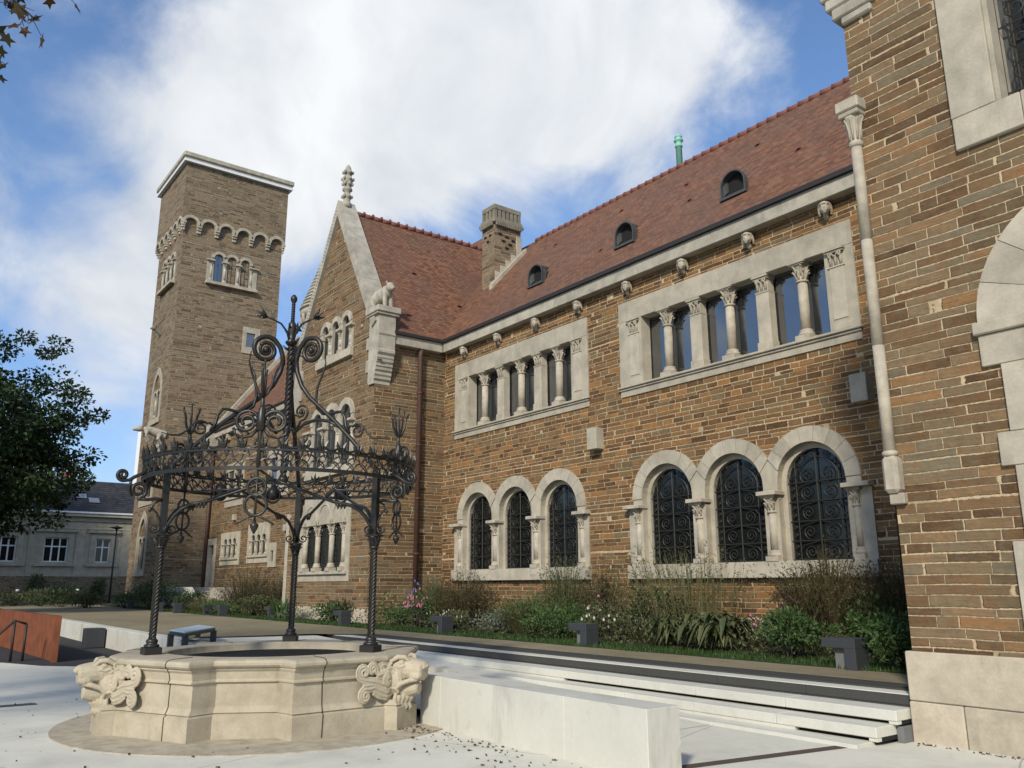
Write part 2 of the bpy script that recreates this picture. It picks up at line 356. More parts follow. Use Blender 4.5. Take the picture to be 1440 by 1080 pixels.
class MB:
    def __init__(s, f=ID): s.v = []; s.f = []; s.F = f; s.smooth = set()
    def add(s, pts, faces, smooth=False):
        b = len(s.v); s.v += [s.F(*p) for p in pts]
        k = len(s.f); s.f += [tuple(b + i for i in f) for f in faces]
        if smooth: s.smooth.update(range(k, len(s.f)))
    def box(s, x0, x1, y0, y1, z0, z1):
        x0, x1 = min(x0, x1), max(x0, x1); y0, y1 = min(y0, y1), max(y0, y1); z0, z1 = min(z0, z1), max(z0, z1)
        s.add([(x0, y0, z0), (x1, y0, z0), (x1, y1, z0), (x0, y1, z0), (x0, y0, z1), (x1, y0, z1), (x1, y1, z1), (x0, y1, z1)],
              [(0, 3, 2, 1), (4, 5, 6, 7), (0, 1, 5, 4), (1, 2, 6, 5), (2, 3, 7, 6), (3, 0, 4, 7)]); return s
    def bbox(s, x0, x1, y0, y1, z0, z1, b=.01):
        """box with bevelled edges along all sides (chamfer b)"""
        x0, x1 = min(x0, x1), max(x0, x1); y0, y1 = min(y0, y1), max(y0, y1); z0, z1 = min(z0, z1), max(z0, z1)
        b = min(b, (x1 - x0) * .4, (y1 - y0) * .4, (z1 - z0) * .4)
        bm = bmesh.new(); bmesh.ops.create_cube(bm, size=1)
        for v in bm.verts: v.co = Vector((x0 + (v.co.x + .5) * (x1 - x0), y0 + (v.co.y + .5) * (y1 - y0), z0 + (v.co.z + .5) * (z1 - z0)))
        bmesh.ops.bevel(bm, geom=bm.edges[:], offset=b, segments=1, affect='EDGES')
        bm.verts.index_update()
        s.add([tuple(v.co) for v in bm.verts], [tuple(v.index for v in f.verts) for f in bm.faces]); bm.free(); return s
    def prism(s, outer, holes, w0, w1):
        outer = ccw(outer); holes = [ccw(h) for h in holes]
        V, T = tri_holes(outer, holes); n = len(V)
        s.add([(x, y, w1) for x, y in V] + [(x, y, w0) for x, y in V], T + [(a + n, c + n, b + n) for a, b, c in T])
        for L, fl in [(outer, False)] + [(h, True) for h in holes]:
            m_ = len(L); pts = [(x, y, w0) for x, y in L] + [(x, y, w1) for x, y in L]
            fs = []
            for i in range(m_):
                j = (i + 1) % m_; q = (i, j, j + m_, i + m_)
                fs.append(q[::-1] if fl else q)
            s.add(pts, fs)
        return s
    def tube(s, path, r, n=6, closed=False, cap=True, smooth=True, flat=None):
        P = [Vector(p) for p in path]; N = len(P)
        if N < 2: return s
        rs = r if isinstance(r, (list, tuple)) else [r] * N
        T = []
        for i in range(N):
            a = P[i - 1] if (i or closed) else P[0]; b = P[(i + 1) % N] if (i < N - 1 or closed) else P[-1]
            t = (b - a); T.append(t.normalized() if t.length > 1e-9 else Vector((0, 0, 1)))
        u = T[0].orthogonal().normalized() if flat is None else (Vector(flat) - T[0] * T[0].dot(Vector(flat))).normalized()
        pts = []
        for i in range(N):
            u = u - T[i] * u.dot(T[i])
            u = u.normalized() if u.length > 1e-6 else T[i].orthogonal().normalized()
            v = T[i].cross(u)
            for k in range(n):
                a = 2 * PI * k / n + (PI / 4 if n == 4 else 0)
                pts.append(tuple(P[i] + (u * math.cos(a) + v * math.sin(a)) * rs[i]))
        fs = []
        for i in range(N - (0 if closed else 1)):
            j = (i + 1) % N
            for k in range(n): fs.append((i * n + k, i * n + (k + 1) % n, j * n + (k + 1) % n, j * n + k))
        if cap and not closed:
            fs.append(tuple(range(n))[::-1]); fs.append(tuple((N - 1) * n + k for k in range(n)))
        s.add(pts, fs, smooth and n > 4); return s
    def lathe(s, prof, c=(0, 0), n=12, axis='z', smooth=True, sq=False, a0=0.0):
        """profile [(r,h)]; local axis z by default, 'v' = second local axis (wall frames: centre (u,w))"""
        pts = []; N = len(prof)
        for r, h in prof:
            for k in range(n):
                a = 2 * PI * k / n + a0
                p, q = c[0] + r * math.cos(a), c[1] + r * math.sin(a)
                pts.append((p, q, h) if axis == 'z' else (p, h, q))
        fs = []
        for i in range(N - 1):
            for k in range(n):
                f = (i * n + k, i * n + (k + 1) % n, (i + 1) * n + (k + 1) % n, (i + 1) * n + k)
                fs.append(f if axis == 'z' else f[::-1])
        fs.append(tuple(range(n))[::-1]); fs.append(tuple((N - 1) * n + k for k in range(n)))
        s.add(pts, fs, smooth); return s
    def ball(s, c, r, n=10, m_=7):
        if not isinstance(r, (tuple, list)): r = (r, r, r)
        pts = [(c[0], c[1], c[2] - r[2])]
        for i in range(1, m_):
            p = -PI / 2 + PI * i / m_
            for k in range(n):
                a = 2 * PI * k / n
                pts.append((c[0] + r[0] * math.cos(p) * math.cos(a), c[1] + r[1] * math.cos(p) * math.sin(a), c[2] + r[2] * math.sin(p)))
        pts.append((c[0], c[1], c[2] + r[2])); L = len(pts) - 1
        fs = [(0, 1 + (k + 1) % n, 1 + k) for k in range(n)]
        for i in range(m_ - 2):
            for k in range(n): fs.append((1 + i * n + k, 1 + i * n + (k + 1) % n, 1 + (i + 1) * n + (k + 1) % n, 1 + (i + 1) * n + k))
        fs += [(L, 1 + (m_ - 2) * n + k, 1 + (m_ - 2) * n + (k + 1) % n) for k in range(n)]
        s.add(pts, fs, True); return s
    def build(s, name, material, parent=None, fix=True):
        off = Vector((0, 0, 0)); p = parent
        while p is not None: off += p.location; p = p.parent
        me = bpy.data.meshes.new(name)
        me.from_pydata([(x - off.x, y - off.y, z - off.z) for x, y, z in s.v], [], s.f)
        if fix:
            bm = bmesh.new(); bm.from_mesh(me)
            bmesh.ops.recalc_face_normals(bm, faces=bm.faces[:]); bm.to_mesh(me); bm.free()
        if s.smooth:
            sm = [False] * len(me.polygons)
            for i in s.smooth: sm[i] = True
            me.polygons.foreach_set('use_smooth', sm)
        me.materials.append(MT[material] if isinstance(material, str) else material)
        o = bpy.data.objects.new(name, me); sc.collection.objects.link(o)
        if parent is not None: o.parent = parent
        return o

def tag(o, label, cat, group=None):
    o['label'] = label; o['category'] = cat
    if group: o['group'] = group
    return o
def thing(name, label, cat, loc=(0, 0, 0), group=None):
    o = bpy.data.objects.new(name, None); sc.collection.objects.link(o); o.location = loc; o.empty_display_size = .3
    return tag(o, label, cat, group)
def structure(o): o['kind'] = 'structure'; return o
def stuff(o): o['kind'] = 'stuff'; return o

def arc2(cx, cy, r, a0, a1, n):
    return [(cx + r * math.cos(a0 + (a1 - a0) * i / n), cy + r * math.sin(a0 + (a1 - a0) * i / n)) for i in range(n + 1)]
def spiral(cx, cy, r0, r1, a0, turns, n=26):
    return [(cx + (r0 + (r1 - r0) * i / n) * math.cos(a0 + turns * 2 * PI * i / n), cy + (r0 + (r1 - r0) * i / n) * math.sin(a0 + turns * 2 * PI * i / n)) for i in range(n + 1)]
def sculpt(mb, voxel, smooth_it=4):
    """join overlapping primitives of a builder into one continuous skin; returns a new builder"""
    me = bpy.data.meshes.new('tmp'); me.from_pydata(mb.v, [], mb.f)
    bm = bmesh.new(); bm.from_mesh(me); bmesh.ops.recalc_face_normals(bm, faces=bm.faces[:]); bm.to_mesh(me); bm.free()
    o = bpy.data.objects.new('tmp', me); sc.collection.objects.link(o)
    md = o.modifiers.new('r', 'REMESH'); md.mode = 'VOXEL'; md.voxel_size = voxel
    sm = o.modifiers.new('s', 'SMOOTH'); sm.factor = .5; sm.iterations = smooth_it
    dg = bpy.context.evaluated_depsgraph_get(); ev = o.evaluated_get(dg); em = ev.to_mesh()
    r = MB(); r.v = [tuple(v.co) for v in em.vertices]; r.f = [tuple(p.vertices) for p in em.polygons]; r.smooth = set(range(len(r.f)))
    ev.to_mesh_clear(); bpy.data.objects.remove(o); bpy.data.meshes.remove(me)
    return r
# ------------------------------------------------------------------ the mansion
TZ = .48                       # level of the garden terrace
YF, YG, YW, XG = 14.5, 11.9, 8.95, -22.97
mansion = thing('mansion', 'long brown stone mansion with red tiled roofs, gabled wing and carved pale window frames', 'building', (-17, 14.5, TZ))

def leafy(mb, u, w, v, r, h, n=8, up=.55, rr=.016):
    """ring of curling leaves round a capital (wall frame, axis v)"""
    for k in range(n):
        a = 2 * PI * k / n; ca, sa = math.cos(a), math.sin(a)
        P = []
        for t, q in ((0, .85), (.45, 1.0), (.8, 1.28), (1.0, 1.62), (.93, 1.78)):
            P.append((u + r * q * ca, v + h * t, w + r * q * sa))
        mb.tube(P, [rr * 1.5, rr * 1.7, rr * 1.5, rr * 1.25, rr * .7], 5)

def add_column(mb, u, w, v0, v1, r, cap=.42, base=.22, sq=1.55):
    b = base; c0 = v1 - cap
    mb.box(u - r * sq, u + r * sq, v0, v0 + b * .45, w - r * sq, w + r * sq)
    mb.lathe([(r * 1.5, v0 + b * .45), (r * 1.55, v0 + b * .55), (r * 1.45, v0 + b * .68), (r * 1.2, v0 + b * .74), (r * 1.3, v0 + b * .86), (r * 1.22, v0 + b * .95), (r, v0 + b)], (u, w), 14, 'v')
    mb.lathe([(r, v0 + b), (r * .93, c0)], (u, w), 14, 'v')
    mb.lathe([(r * 1.0, c0 - .012), (r * 1.22, c0), (r * 1.22, c0 + .03), (r * .98, c0 + .045), (r * 1.02, c0 + cap * .5), (r * 1.35, c0 + cap * .8), (r * 1.5, c0 + cap * .86)], (u, w), 14, 'v')
    leafy(mb, u, w, c0 + .05, r, cap * .42, 8, rr=r * .16); leafy(mb, u, w, c0 + cap * .32, r * 1.06, cap * .48, 6, rr=r * .18)
    mb.box(u - r * 1.62, u + r * 1.62, c0 + cap * .86, c0 + cap * .93, w - r * 1.62, w + r * 1.62)
    mb.box(u - r * 1.85, u + r * 1.85, c0 + cap * .93, v1, w - r * 1.85, w + r * 1.85)

def pilaster_capital(mb, u0, u1, v0, v1, w0, w1):
    uc = (u0 + u1) / 2; n = 3; h = v1 - v0
    mb.box(u0 - .02, u1 + .02, v0 - .03, v0, w0, w1 + .025)
    mb.box(u0 - .05, u1 + .05, v1 - .05, v1, w0, w1 + .09); mb.box(u0 - .03, u1 + .03, v1 - .09, v1 - .05, w0, w1 + .06)
    for i in range(n):
        u = u0 + (i + .5) * (u1 - u0) / n
        mb.tube([(u, v0, w1), (u, v0 + h * .35, w1 + .012), (u, v0 + h * .55, w1 + .045), (u, v0 + h * .5, w1 + .07)], [.03, .034, .03, .016], 6)
    for sgn in (-1, 1):
        mb.tube([(uc, v0 + h * .45, w1 + .01)] + [(uc + sgn * x, y, w1 + .045) for x, y in spiral((u1 - u0) * .30, v0 + h * .66, .05, .012, PI, -1.3 , 10)], .018, 5)

def colonnade(F, x0, x1, cols, pil, z0, zs, zl, z1, name, label, ends):
    """long upper window: lintel on alternating columns and square piers"""
    mb = MB(F); D_ = .28
    hole = [(ends[0], zs), (ends[1], zs), (ends[1], zl), (ends[0], zl)]
    nl = 4; xs = [x0 + (x1 - x0) * i / nl for i in range(nl + 1)]
    mb.prism([(x0, z0), (x1, z0), (x1, zl + .0), (x0, zl)], [[(ends[0], zs), (ends[1], zs), (ends[1], zl - .002), (ends[0], zl - .002)]], -D_, .035)
    for i in range(nl): mb.bbox(xs[i] + .002, xs[i + 1] - .002, zl + .002, z1, -D_, .042, .004)
    win = mb.build(name, 'trim', mansion); win['label'] = label
    sl = MB(F); sl.prism([(x0 - .06, 0), (x1 + .06, 0), (x1 + .06, .04), (x0 - .06, .04)], [], .03, .13) if False else None
    sl.bbox(x0 - .05, x1 + .05, zs - .07, zs - .015, .03, .12, .012); sl.bbox(x0 - .02, x1 + .02, zs - .12, zs - .07, .03, .075, .01)
    sl.build('sill', 'trim', win)
    for c in cols:
        m_ = MB(F); add_column(m_, c, -.13, zs, zl, .108, .42, .24); m_.build('column', 'carved', win)
    for c in pil:
        m_ = MB(F); m_.bbox(c - .19, c + .19, zs, zs + .2, -.27, -.01, .012); m_.bbox(c - .165, c + .165, zs + .2, zl - .36, -.27, -.04, .006)
        m_.box(c - .15, c + .15, zl - .36, zl, -.27, -.06); pilaster_capital(m_, c - .15, c + .15, zl - .36, zl, -.27, -.05); m_.build('pier', 'trim', win)
    for c, sg in ((ends[0], 1), (ends[1], -1)):
        m_ = MB(F); a, b = (c - .46, c - .05) if sg > 0 else (c + .05, c + .46)
        m_.bbox(a, b, zs, zs + .14, .0, .055, .008); m_.bbox(a + .05, b - .05, zs + .22, zl - .40, .0, .052, .006)
        pilaster_capital(m_, a + .04, b - .04, zl - .36, zl, .0, .04); m_.build('pilaster', 'trim', win)
    # posts behind the columns, glazing bars and panes
    g = MB(F); g.box(ends[0] - .1, ends[1] + .1, zs - .1, zl + .1, -.33, -.31); g.build('pane', 'glass', win)
    fr = MB(F)
    pts = sorted(cols + pil)
    for c in cols: fr.box(c - .05, c + .05, zs, zl, -.305, -.26)
    fr.box(ends[0], ends[1], zs, zs + .05, -.305, -.262); fr.box(ends[0], ends[1], zl - .06, zl - .002, -.305, -.262)
    fr.build('frame', 'zinc', win)
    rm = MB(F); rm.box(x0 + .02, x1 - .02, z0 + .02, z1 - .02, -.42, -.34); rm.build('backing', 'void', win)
    return win

def outline(x0, x1, zb, zi, centers, ro, zs, ins=0.0):
    """panel outline with arches on top"""
    x0 += ins; x1 -= ins; zb += ins; ro -= ins
    p = [(x0, zb), (x1, zb), (x1, zi)]
    cs = sorted(centers, reverse=True)
    for i, c in enumerate(cs):
        a0 = 0.0; a1 = PI
        if i > 0:
            d = (cs[i - 1] - c) / 2; a0 = math.acos(min(1, d / ro)) if d < ro else 0.0
        if i < len(cs) - 1:
            d = (c - cs[i + 1]) / 2; a1 = PI - (math.acos(min(1, d / ro)) if d < ro else 0.0)
        if i == 0 and c + ro < x1 - 1e-4: p.append((c + ro, zi))
        if a0 == 0.0 and zs - zi > .004: p.append((c + ro, zi + .002))
        q = arc2(c, zs, ro, a0, a1, 18)
        if i > 0 and a0 > 0: q = q[1:]
        p += q
        if a1 == PI and zs - zi > .004 : p.append((c - ro, zi + .002))
    if cs[-1] - ro > x0 + 1e-4: p.append((cs[-1] - ro, zi))
    p.append((x0, zi))
    o = []
    for a in p:
        if not o or math.hypot(a[0] - o[-1][0], a[1] - o[-1][1]) > 1e-3: o.append(a)
    return o
def arch_hole(c, ri, zb, zs, n=18):
    return [(c - ri, zb), (c + ri, zb)] + arc2(c, zs, ri, 0, PI, n)

def grille(F, c, hw, z0, zs, w, rows, win, mat_='dark_iron', r=.0135):
    g = MB(F); top = zs + hw
    for x in (-hw + .03, -hw * .72, 0, hw * .72, hw - .03):
        zt = zs + math.sqrt(max(0, hw * hw - x * x))
        g.tube([(c + x, z0, w), (c + x, zt, w)], r * (1.3 if x == 0 else 1), 4, smooth=False)
    H_ = zs - z0; rh = H_ / rows
    for k in range(rows + 1):
        z = z0 + k * rh + (.02 if k == 0 else 0); g.tube([(c - hw, z, w), (c + hw, z, w)], r * 1.2, 4, smooth=False)
    g.tube([(x, z, w) for x, z in arc2(c, zs, hw * .74, 0, PI, 18)], r, 4, smooth=False)
    for k in range(rows):
        for sg in (-1, 1):
            cx = c + sg * hw * .36; z = z0 + (k + .5) * rh
            g.tube([(x, y, w) for x, y in spiral(cx, z - rh * .05, rh * .36, .015, -PI / 2 , sg * 1.9, 26)], r * .85, 4, smooth=False)
            g.tube([(c + sg * hw * .05, z + rh * .48, w), (c + sg * hw * .2, z + rh * .42, w), (c + sg * hw * .60, z + rh * .30, w), (c + sg * hw * .68, z + rh * .1, w)], r * .8, 4, smooth=False)
            xs_ = c + sg * hw * .86
            g.tube([(x, y, w) for x, y in spiral(xs_, z - rh * .2, rh * .12, .01, 0, 1.3, 12)], r * .7, 4, smooth=False)
            g.tube([(x, y, w) for x, y in spiral(xs_, z + rh * .2, rh * .12, .01, 0, 1.3, 12)], r * .7, 4, smooth=False)
    for k in range(7):
        a = PI * (k + .5) / 7
        g.tube([(x, y, w) for x, y in spiral(c + hw * .87 * math.cos(a), zs + hw * .87 * math.sin(a), hw * .1, .01, a, 1.4, 12)], r * .7, 4, smooth=False)
    for sg in (-1, 1):
        g.tube([(x, y, w) for x, y in spiral(c + sg * hw * .33, zs + hw * .22, hw * .26, .015, -PI / 2, sg * 1.8, 22)], r * .8, 4, smooth=False)
    g.build('grille', mat_, win)

def arcade(F, parent, centers, ri, ro, x0, x1, zb, zsill, zimp, zs, dep=.42, rc=.1, nv=9, label=None, grilles=0, order=.11, stone='trim', colw=.0, caph=.34, cap_ends=True, inner=True, pane='leaded', sill_out=.0, flat=.035, vw=.06):
    mb = MB(F)
    pan = outline(x0, x1, zb, zimp, centers, ro - .012, zs)
    mb.prism(pan, [arch_hole(c, ri, zsill, zs) for c in centers], -dep, flat)
    cs = sorted(centers)
    for i, c in enumerate(cs):         # voussoirs, one wedge each
        aL = PI; aR = 0.0
        if i < len(cs) - 1:
            d = (cs[i + 1] - c) / 2; aR = math.acos(d / ro) if d < ro else 0
        if i > 0:
            d = (c - cs[i - 1]) / 2; aL = PI - (math.acos(d / ro) if d < ro else 0)
        for k in range(nv):
            a0, a1 = PI * k / nv + .004, PI * (k + 1) / nv - .004
            o0, o1 = max(a0, aR), min(a1, aL)
            if o1 <= o0: 
                continue
            po = arc2(c, zs, ro, o0, o1, 5); pi_ = arc2(c, zs, ri + .001, a0, a1, 5)
            mb.prism(po + pi_[::-1], [], flat - .05, vw)
    win = mb.build('window', stone, parent)
    if label: win['label'] = label
    # sill
    sl = MB(F); n = max(2, int((x1 - x0) / 1.3)); xs = [x0 - .03 + (x1 - x0 + .06) * i / n for i in range(n + 1)]
    for i in range(n): sl.bbox(xs[i] + .002, xs[i + 1] - .002, zb, zsill, -.02, .075 + sill_out, .008)
    sl.build('sill', stone, win)
    # columns on the piers and half columns at the ends, with impost slabs
    piers = [(cs[i] + cs[i + 1]) / 2 for i in range(len(cs) - 1)]
    for p in piers:
        m_ = MB(F); add_column(m_, p, colw, zsill, zimp - .085, rc, caph, .22, 1.5)
        m_.bbox(p - rc * 2.3, p + rc * 2.3, zimp - .085, zimp, -dep * .9, colw + rc * 2.3, .01); m_.build('column', 'carved' if stone == 'trim' else stone, win)
    if cap_ends:
        for e, sg in ((cs[0] - ri, -1), (cs[-1] + ri, 1)):
            m_ = MB(F); e2 = e + sg * (rc * 1.9)
            add_column(m_, e2 - sg * rc * .3, .0, zsill, zimp - .085, rc * .8, caph, .22, 1.4)
            xa, xb = (x0 - .05, e + .03) if sg < 0 else (e - .03, x1 + .05)
            m_.bbox(xa, xb, zimp - .085, zimp, -dep * .9, colw + rc * 2.3, .01); m_.build('column', 'carved' if stone == 'trim' else stone, win)
    for c in cs:
        if inner:
            m_ = MB(F); r2 = ri - order
            m_.prism(arch_hole(c, ri + .015, zsill - .02, zs), [arch_hole(c, r2, zsill + .0, zs)], -dep - .06, -dep + .10); m_.build('inner_arch', stone, win)
        else: r2 = ri
        g = MB(F); g.prism(arch_hole(c, r2 + .04, zsill - .03, zs), [], -dep - .03, -dep - .01) if inner else g.prism(arch_hole(c, r2 + .02, zsill - .02, zs), [], -dep + .02, -dep + .05)
        g.build('pane', pane, win)
        if grilles: grille(F, c, r2, zsill, zs, -dep + .045, grilles, win)
        elif pane == 'glass':
            fr = MB(F); wz = -dep + (-.01 if inner else .05)
            fr.box(c - .02, c + .02, zsill, zs + r2, wz, wz + .03); fr.prism(arch_hole(c, r2 + .01, zsill - .01, zs), [arch_hole(c, r2 - .05, zsill + .05, zs)], wz, wz + .04); fr.build('frame', 'zinc', win)
    return win

# hall range -----------------------------------------------------------------
FH = FX(YF)
U2 = dict(x0=-14.64, x1=-8.13, ends=(-13.86, -8.76)); U1 = dict(x0=-22.28, x1=-15.85, ends=(-21.48, -16.52))
L2c, L1c = [-13.28, -11.38, -9.50], [-20.97, -19.08, -17.15]
LA = dict(ri=.765, ro=1.075, zb=1.71, zsill=2.03, zimp=3.42, zs=3.56)
holes = [[(q['x0'] + .05, 6.17), (q['x1'] - .05, 6.17), (q['x1'] - .05, 8.54), (q['x0'] + .05, 8.54)] for q in (U1, U2)]
for cs, xa, xb in ((L2c, -14.5, -8.25), (L1c, -22.2, -15.96)):
    holes.append(outline(xa, xb, 1.71, 3.42, cs, 1.075, 3.56, .05))
mb = MB(FH); mb.prism([(XG, TZ - .3), (-2.0, TZ - .3), (-2.0, 9.2), (XG, 9.2)], holes, -.42, 0.0)
hall_wall = mb.build('wall', 'hall_stone', mansion); hall_wall['label'] = 'long brown coursed stone wall with carved window groups'
mb = MB(FH); mb.bbox(XG + .04, -4.95, TZ - .3, .92, -.1, .045, .01); mb.build('plinth', 'plinth', mansion)
for q, lab, cols in ((U1, 'long upper window of slender columns beside the gabled wing', (-20.80, -18.93, -17.20)), (U2, 'long upper window reflecting blue sky beside the stone downpipe', (-13.13, -11.27, -9.40))):
    colonnade(FH, q['x0'], q['x1'], list(cols), [(cols[0] + cols[1]) / 2, (cols[1] + cols[2]) / 2], 6.13, 6.40, 8.075, 8.58, 'window', lab, q['ends'])
arcade(FH, mansion, L1c, x0=-22.2, x1=-15.96, dep=.22, label='triple arched window with iron scroll grilles beside the brown downpipe', grilles=4, sill_out=.06, **LA)
arcade(FH, mansion, L2c, x0=-14.5, x1=-8.25, dep=.22, label='triple arched window with iron scroll grilles nearest the corner pavilion', grilles=4, sill_out=.06, **LA)

# cornice, gutter and carved heads
mb = MB(FH); xs = [-22.70, -20.9, -18.9, -17.0, -15.1, -13.2, -11.4, -9.5, -7.6, -4.6]
for i in range(len(xs) - 1): mb.bbox(xs[i] + .002, xs[i + 1] - .002, 9.10, 9.42, -.3, .25, .01)
mb.build('cornice', 'weathered', mansion)
mb = MB(FH); mb.box(-22.62, -4.5, 9.42, 9.52, -.1, .33); mb.build('gutter', 'gutter', mansion)
def stone_head():
    mb = MB(); rr = random.Random(3)
    mb.ball((0, -.14, 0), (.115, .125, .155), 14, 10); mb.ball((0, -.235, -.045), (.075, .05, .08), 12, 8)
    mb.ball((0, -.262, -.005), (.022, .038, .045), 8, 6); mb.ball((0, -.25, -.058), (.045, .025, .012), 8, 6); mb.ball((0, -.252, -.08), (.038, .022, .012), 8, 6)
    mb.ball((0, -.238, -.115), (.045, .03, .028), 8, 6)
    for s_ in (-1, 1):
        mb.ball((s_ * .047, -.238, .025), (.022, .016, .013), 8, 6); mb.ball((s_ * .05, -.238, .052), (.035, .02, .011), 8, 6)
        mb.ball((s_ * .118, -.13, -.01), (.02, .03, .04), 8, 6); mb.ball((s_ * .062, -.215, -.045), (.03, .03, .03), 8, 6)
        mb.tube([(s_ * .10, -.19, .09), (s_ * .135, -.13, .03), (s_ * .14, -.09, -.08), (s_ * .12, -.05, -.15)], .032, 8)
    mb.tube([(-.12, -.15, .085), (-.08, -.235, .095), (0, -.26, .1), (.08, -.235, .095), (.12, -.15, .085)], .026, 8)
    mb.ball((0, -.12, .10), (.12, .12, .085), 12, 8)
    mb.box(-.12, .12, -.12, .06, -.06, .16); mb.tube([(0, -.1, -.1), (0, -.05, -.2), (0, .03, -.25)], [.07, .06, .04], 8)
    return sculpt(mb, .010, 2)
hd = stone_head(); first = None
for i, x in enumerate((-21.70, -19.84, -18.0, -16.13, -14.27, -12.4, -10.5, -8.62)):
    if first is None:
        q = MB(); q.v = hd.v; q.f = hd.f; q.smooth = hd.smooth
        first = q.build('corbel_head', 'carved', None, fix=False); o = first
    else:
        o = first.copy(); sc.collection.objects.link(o)
    o.parent = mansion; o.location = Vector((x, YF - .03, 8.955)) - mansion.location; o.rotation_euler = (.12, 0, .42 + rnd.uniform(-.2, .2)); o.scale = (.86, .86, .86)
# projecting stone blocks
for x0, x1, z0, z1 in ((-15.72, -15.36, 4.93, 5.48), (-8.36, -8.02, 4.88, 5.42)):
    mb = MB(FH); mb.bbox(x0, x1, z0, z1, -.1, .26, .012); mb.build('wall_block', 'trim', mansion)

# roofs -----------------------------------------------------------------------
RS = 1.12; RY, RZ = 18.4, 9.5 + (18.4 - 14.2) * 1.12
GS = 1.6; GX, GZ = -26.1, 14.88
def roof_solid(pts, faces, name, m_, lab=None):
    mb = MB(); mb.add(pts, faces); o = mb.build(name, m_, mansion)
    if lab: o['label'] = lab
    return o
ye, ze = 14.2, 9.5
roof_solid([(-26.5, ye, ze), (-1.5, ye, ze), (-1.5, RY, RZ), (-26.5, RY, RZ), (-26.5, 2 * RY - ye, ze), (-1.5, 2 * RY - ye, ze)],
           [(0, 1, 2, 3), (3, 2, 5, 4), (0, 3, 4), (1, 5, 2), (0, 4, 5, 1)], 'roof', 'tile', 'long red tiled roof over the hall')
xe = 3.37
roof_solid([(GX - xe, 12.45, GZ - xe * GS), (GX + xe, 12.45, GZ - xe * GS), (GX, 12.45, GZ), (GX - xe, 21, GZ - xe * GS), (GX + xe, 21, GZ - xe * GS), (GX, 21, GZ)],
           [(0, 1, 2), (1, 4, 5, 2), (0, 2, 5, 3), (3, 5, 4), (0, 3, 4, 1)], 'roof', 'tile', 'red tiled roof behind the gable')
mb = MB(); n = 62
for i in range(n):
    x = -22.8 + i * .335; mb.tube([(x, RY, RZ - .03), (x + .335, RY, RZ - .03)], [.115, .10], 8); mb.tube([(x + .30, RY, RZ - .02), (x + .335, RY, RZ + .10)], [.08, .045], 6)
mb.build('ridge_tiles', 'ridge', mansion)
mb = MB()
for i in range(17):
    y = 12.5 + i * .36; mb.tube([(GX, y, GZ), (GX, y + .36, GZ)], [.11, .09], 8); mb.tube([(GX, y + .32, GZ + .02), (GX, y + .35, GZ + .15)], [.085, .05], 6)
mb.build('ridge_tiles', 'ridge', mansion)
# eyebrow roof vents
def dormer(x, first=[None]):
    if first[0] is None:
        mb = MB()
        z0 = 0.0; W = .32
        arch = [(-W, 0.0)] + arc2(0, .28, W, PI, 0, 12) + [(W, 0.0)]
        front = [(a, -.0, b) for a, b in arch]; n = len(front)
        tip = (0.0, .52, .36 + .52 * .62)
        hood = [(a * 1.12, -.05, b * 1.07) for a, b in arch]
        mb.add(hood + [tip], [(i, i + 1, n) for i in range(n - 1)], True)
        inn = [(a * 1.0, -.05, b) for a, b in arch]
        mb.add(hood + inn, [(i, i + n, i + 1 + n, i + 1) for i in range(n - 1)])
        mb.add(inn + [(a, .14, b) for _, (a, b) in zip(inn, arch)], [(i, i + n, i + 1 + n, i + 1) for i in range(n - 1)])
        mb.box(-W * 1.2, W * 1.2, -.08, .03, -.05, .012)
        d = mb.build('roof_vent', 'zinc', None)
        g = MB(); g.add([(a, .13, b) for a, b in arch], [tuple(range(n))]); g.add([(-W, -.04, 0), (W, -.04, 0), (W, .13, .16), (-W, .13, .16)], [(0, 1, 2, 3)]); c = g.build('vent_opening', 'void', d)
        first[0] = (d, c)
    else:
        d = first[0][0].copy(); sc.collection.objects.link(d); c = first[0][1].copy(); sc.collection.objects.link(c); c.parent = d
    d.parent = mansion; y = 15.05; d.location = Vector((x, y, 9.5 + (y - 14.2) * RS + .04)) - mansion.location
for x in (-18.72, -14.88, -11.25): dormer(x)
def vent_tile(x, y, z):
    mb = MB(); mb.add([(x - .05, y - .09, z - .02), (x + .05, y - .09, z - .02), (x + .04, y - .08, z + .055), (x - .04, y - .08, z + .055), (x - .06, y + .10, z + .07), (x + .06, y + .10, z + .07)], [(0, 1, 2, 3), (3, 2, 5, 4), (0, 3, 4), (1, 5, 2)])
    mb.build('vent_tile', 'ridge', mansion)
for x, y in ((-20.3, 17.2), (-17.2, 17.3), (-14.2, 16.9), (-12.0, 17.2), (-10.0, 15.9), (-16.2, 15.4), (-13.3, 15.9), (-8.0, 16.5)): vent_tile(x, y, 9.5 + (y - 14.2) * RS)
for y, x in ((14.1, -24.6), (15.6, -23.9), (13.2, -23.3)):
    mb = MB(); z = GZ - (x - GX) * GS; mb.box(x - .02, x + .10, y - .06, y + .06, z - .04, z + .06); mb.build('vent_tile', 'ridge', mansion)
# green copper vent pipe
mb = MB(); X0, Y0 = -16.0, 18.75
mb.lathe([(.10, 14.2), (.10, 15.12), (.125, 15.13), (.125, 15.17), (.105, 15.18), (.105, 15.30), (.15, 15.33), (.15, 15.37), (.10, 15.40), (.10, 15.46), (.125, 15.48), (.06, 15.56), (.03, 15.6)], (X0, Y0), 12)
mb.build('vent_pipe', 'copper', mansion)
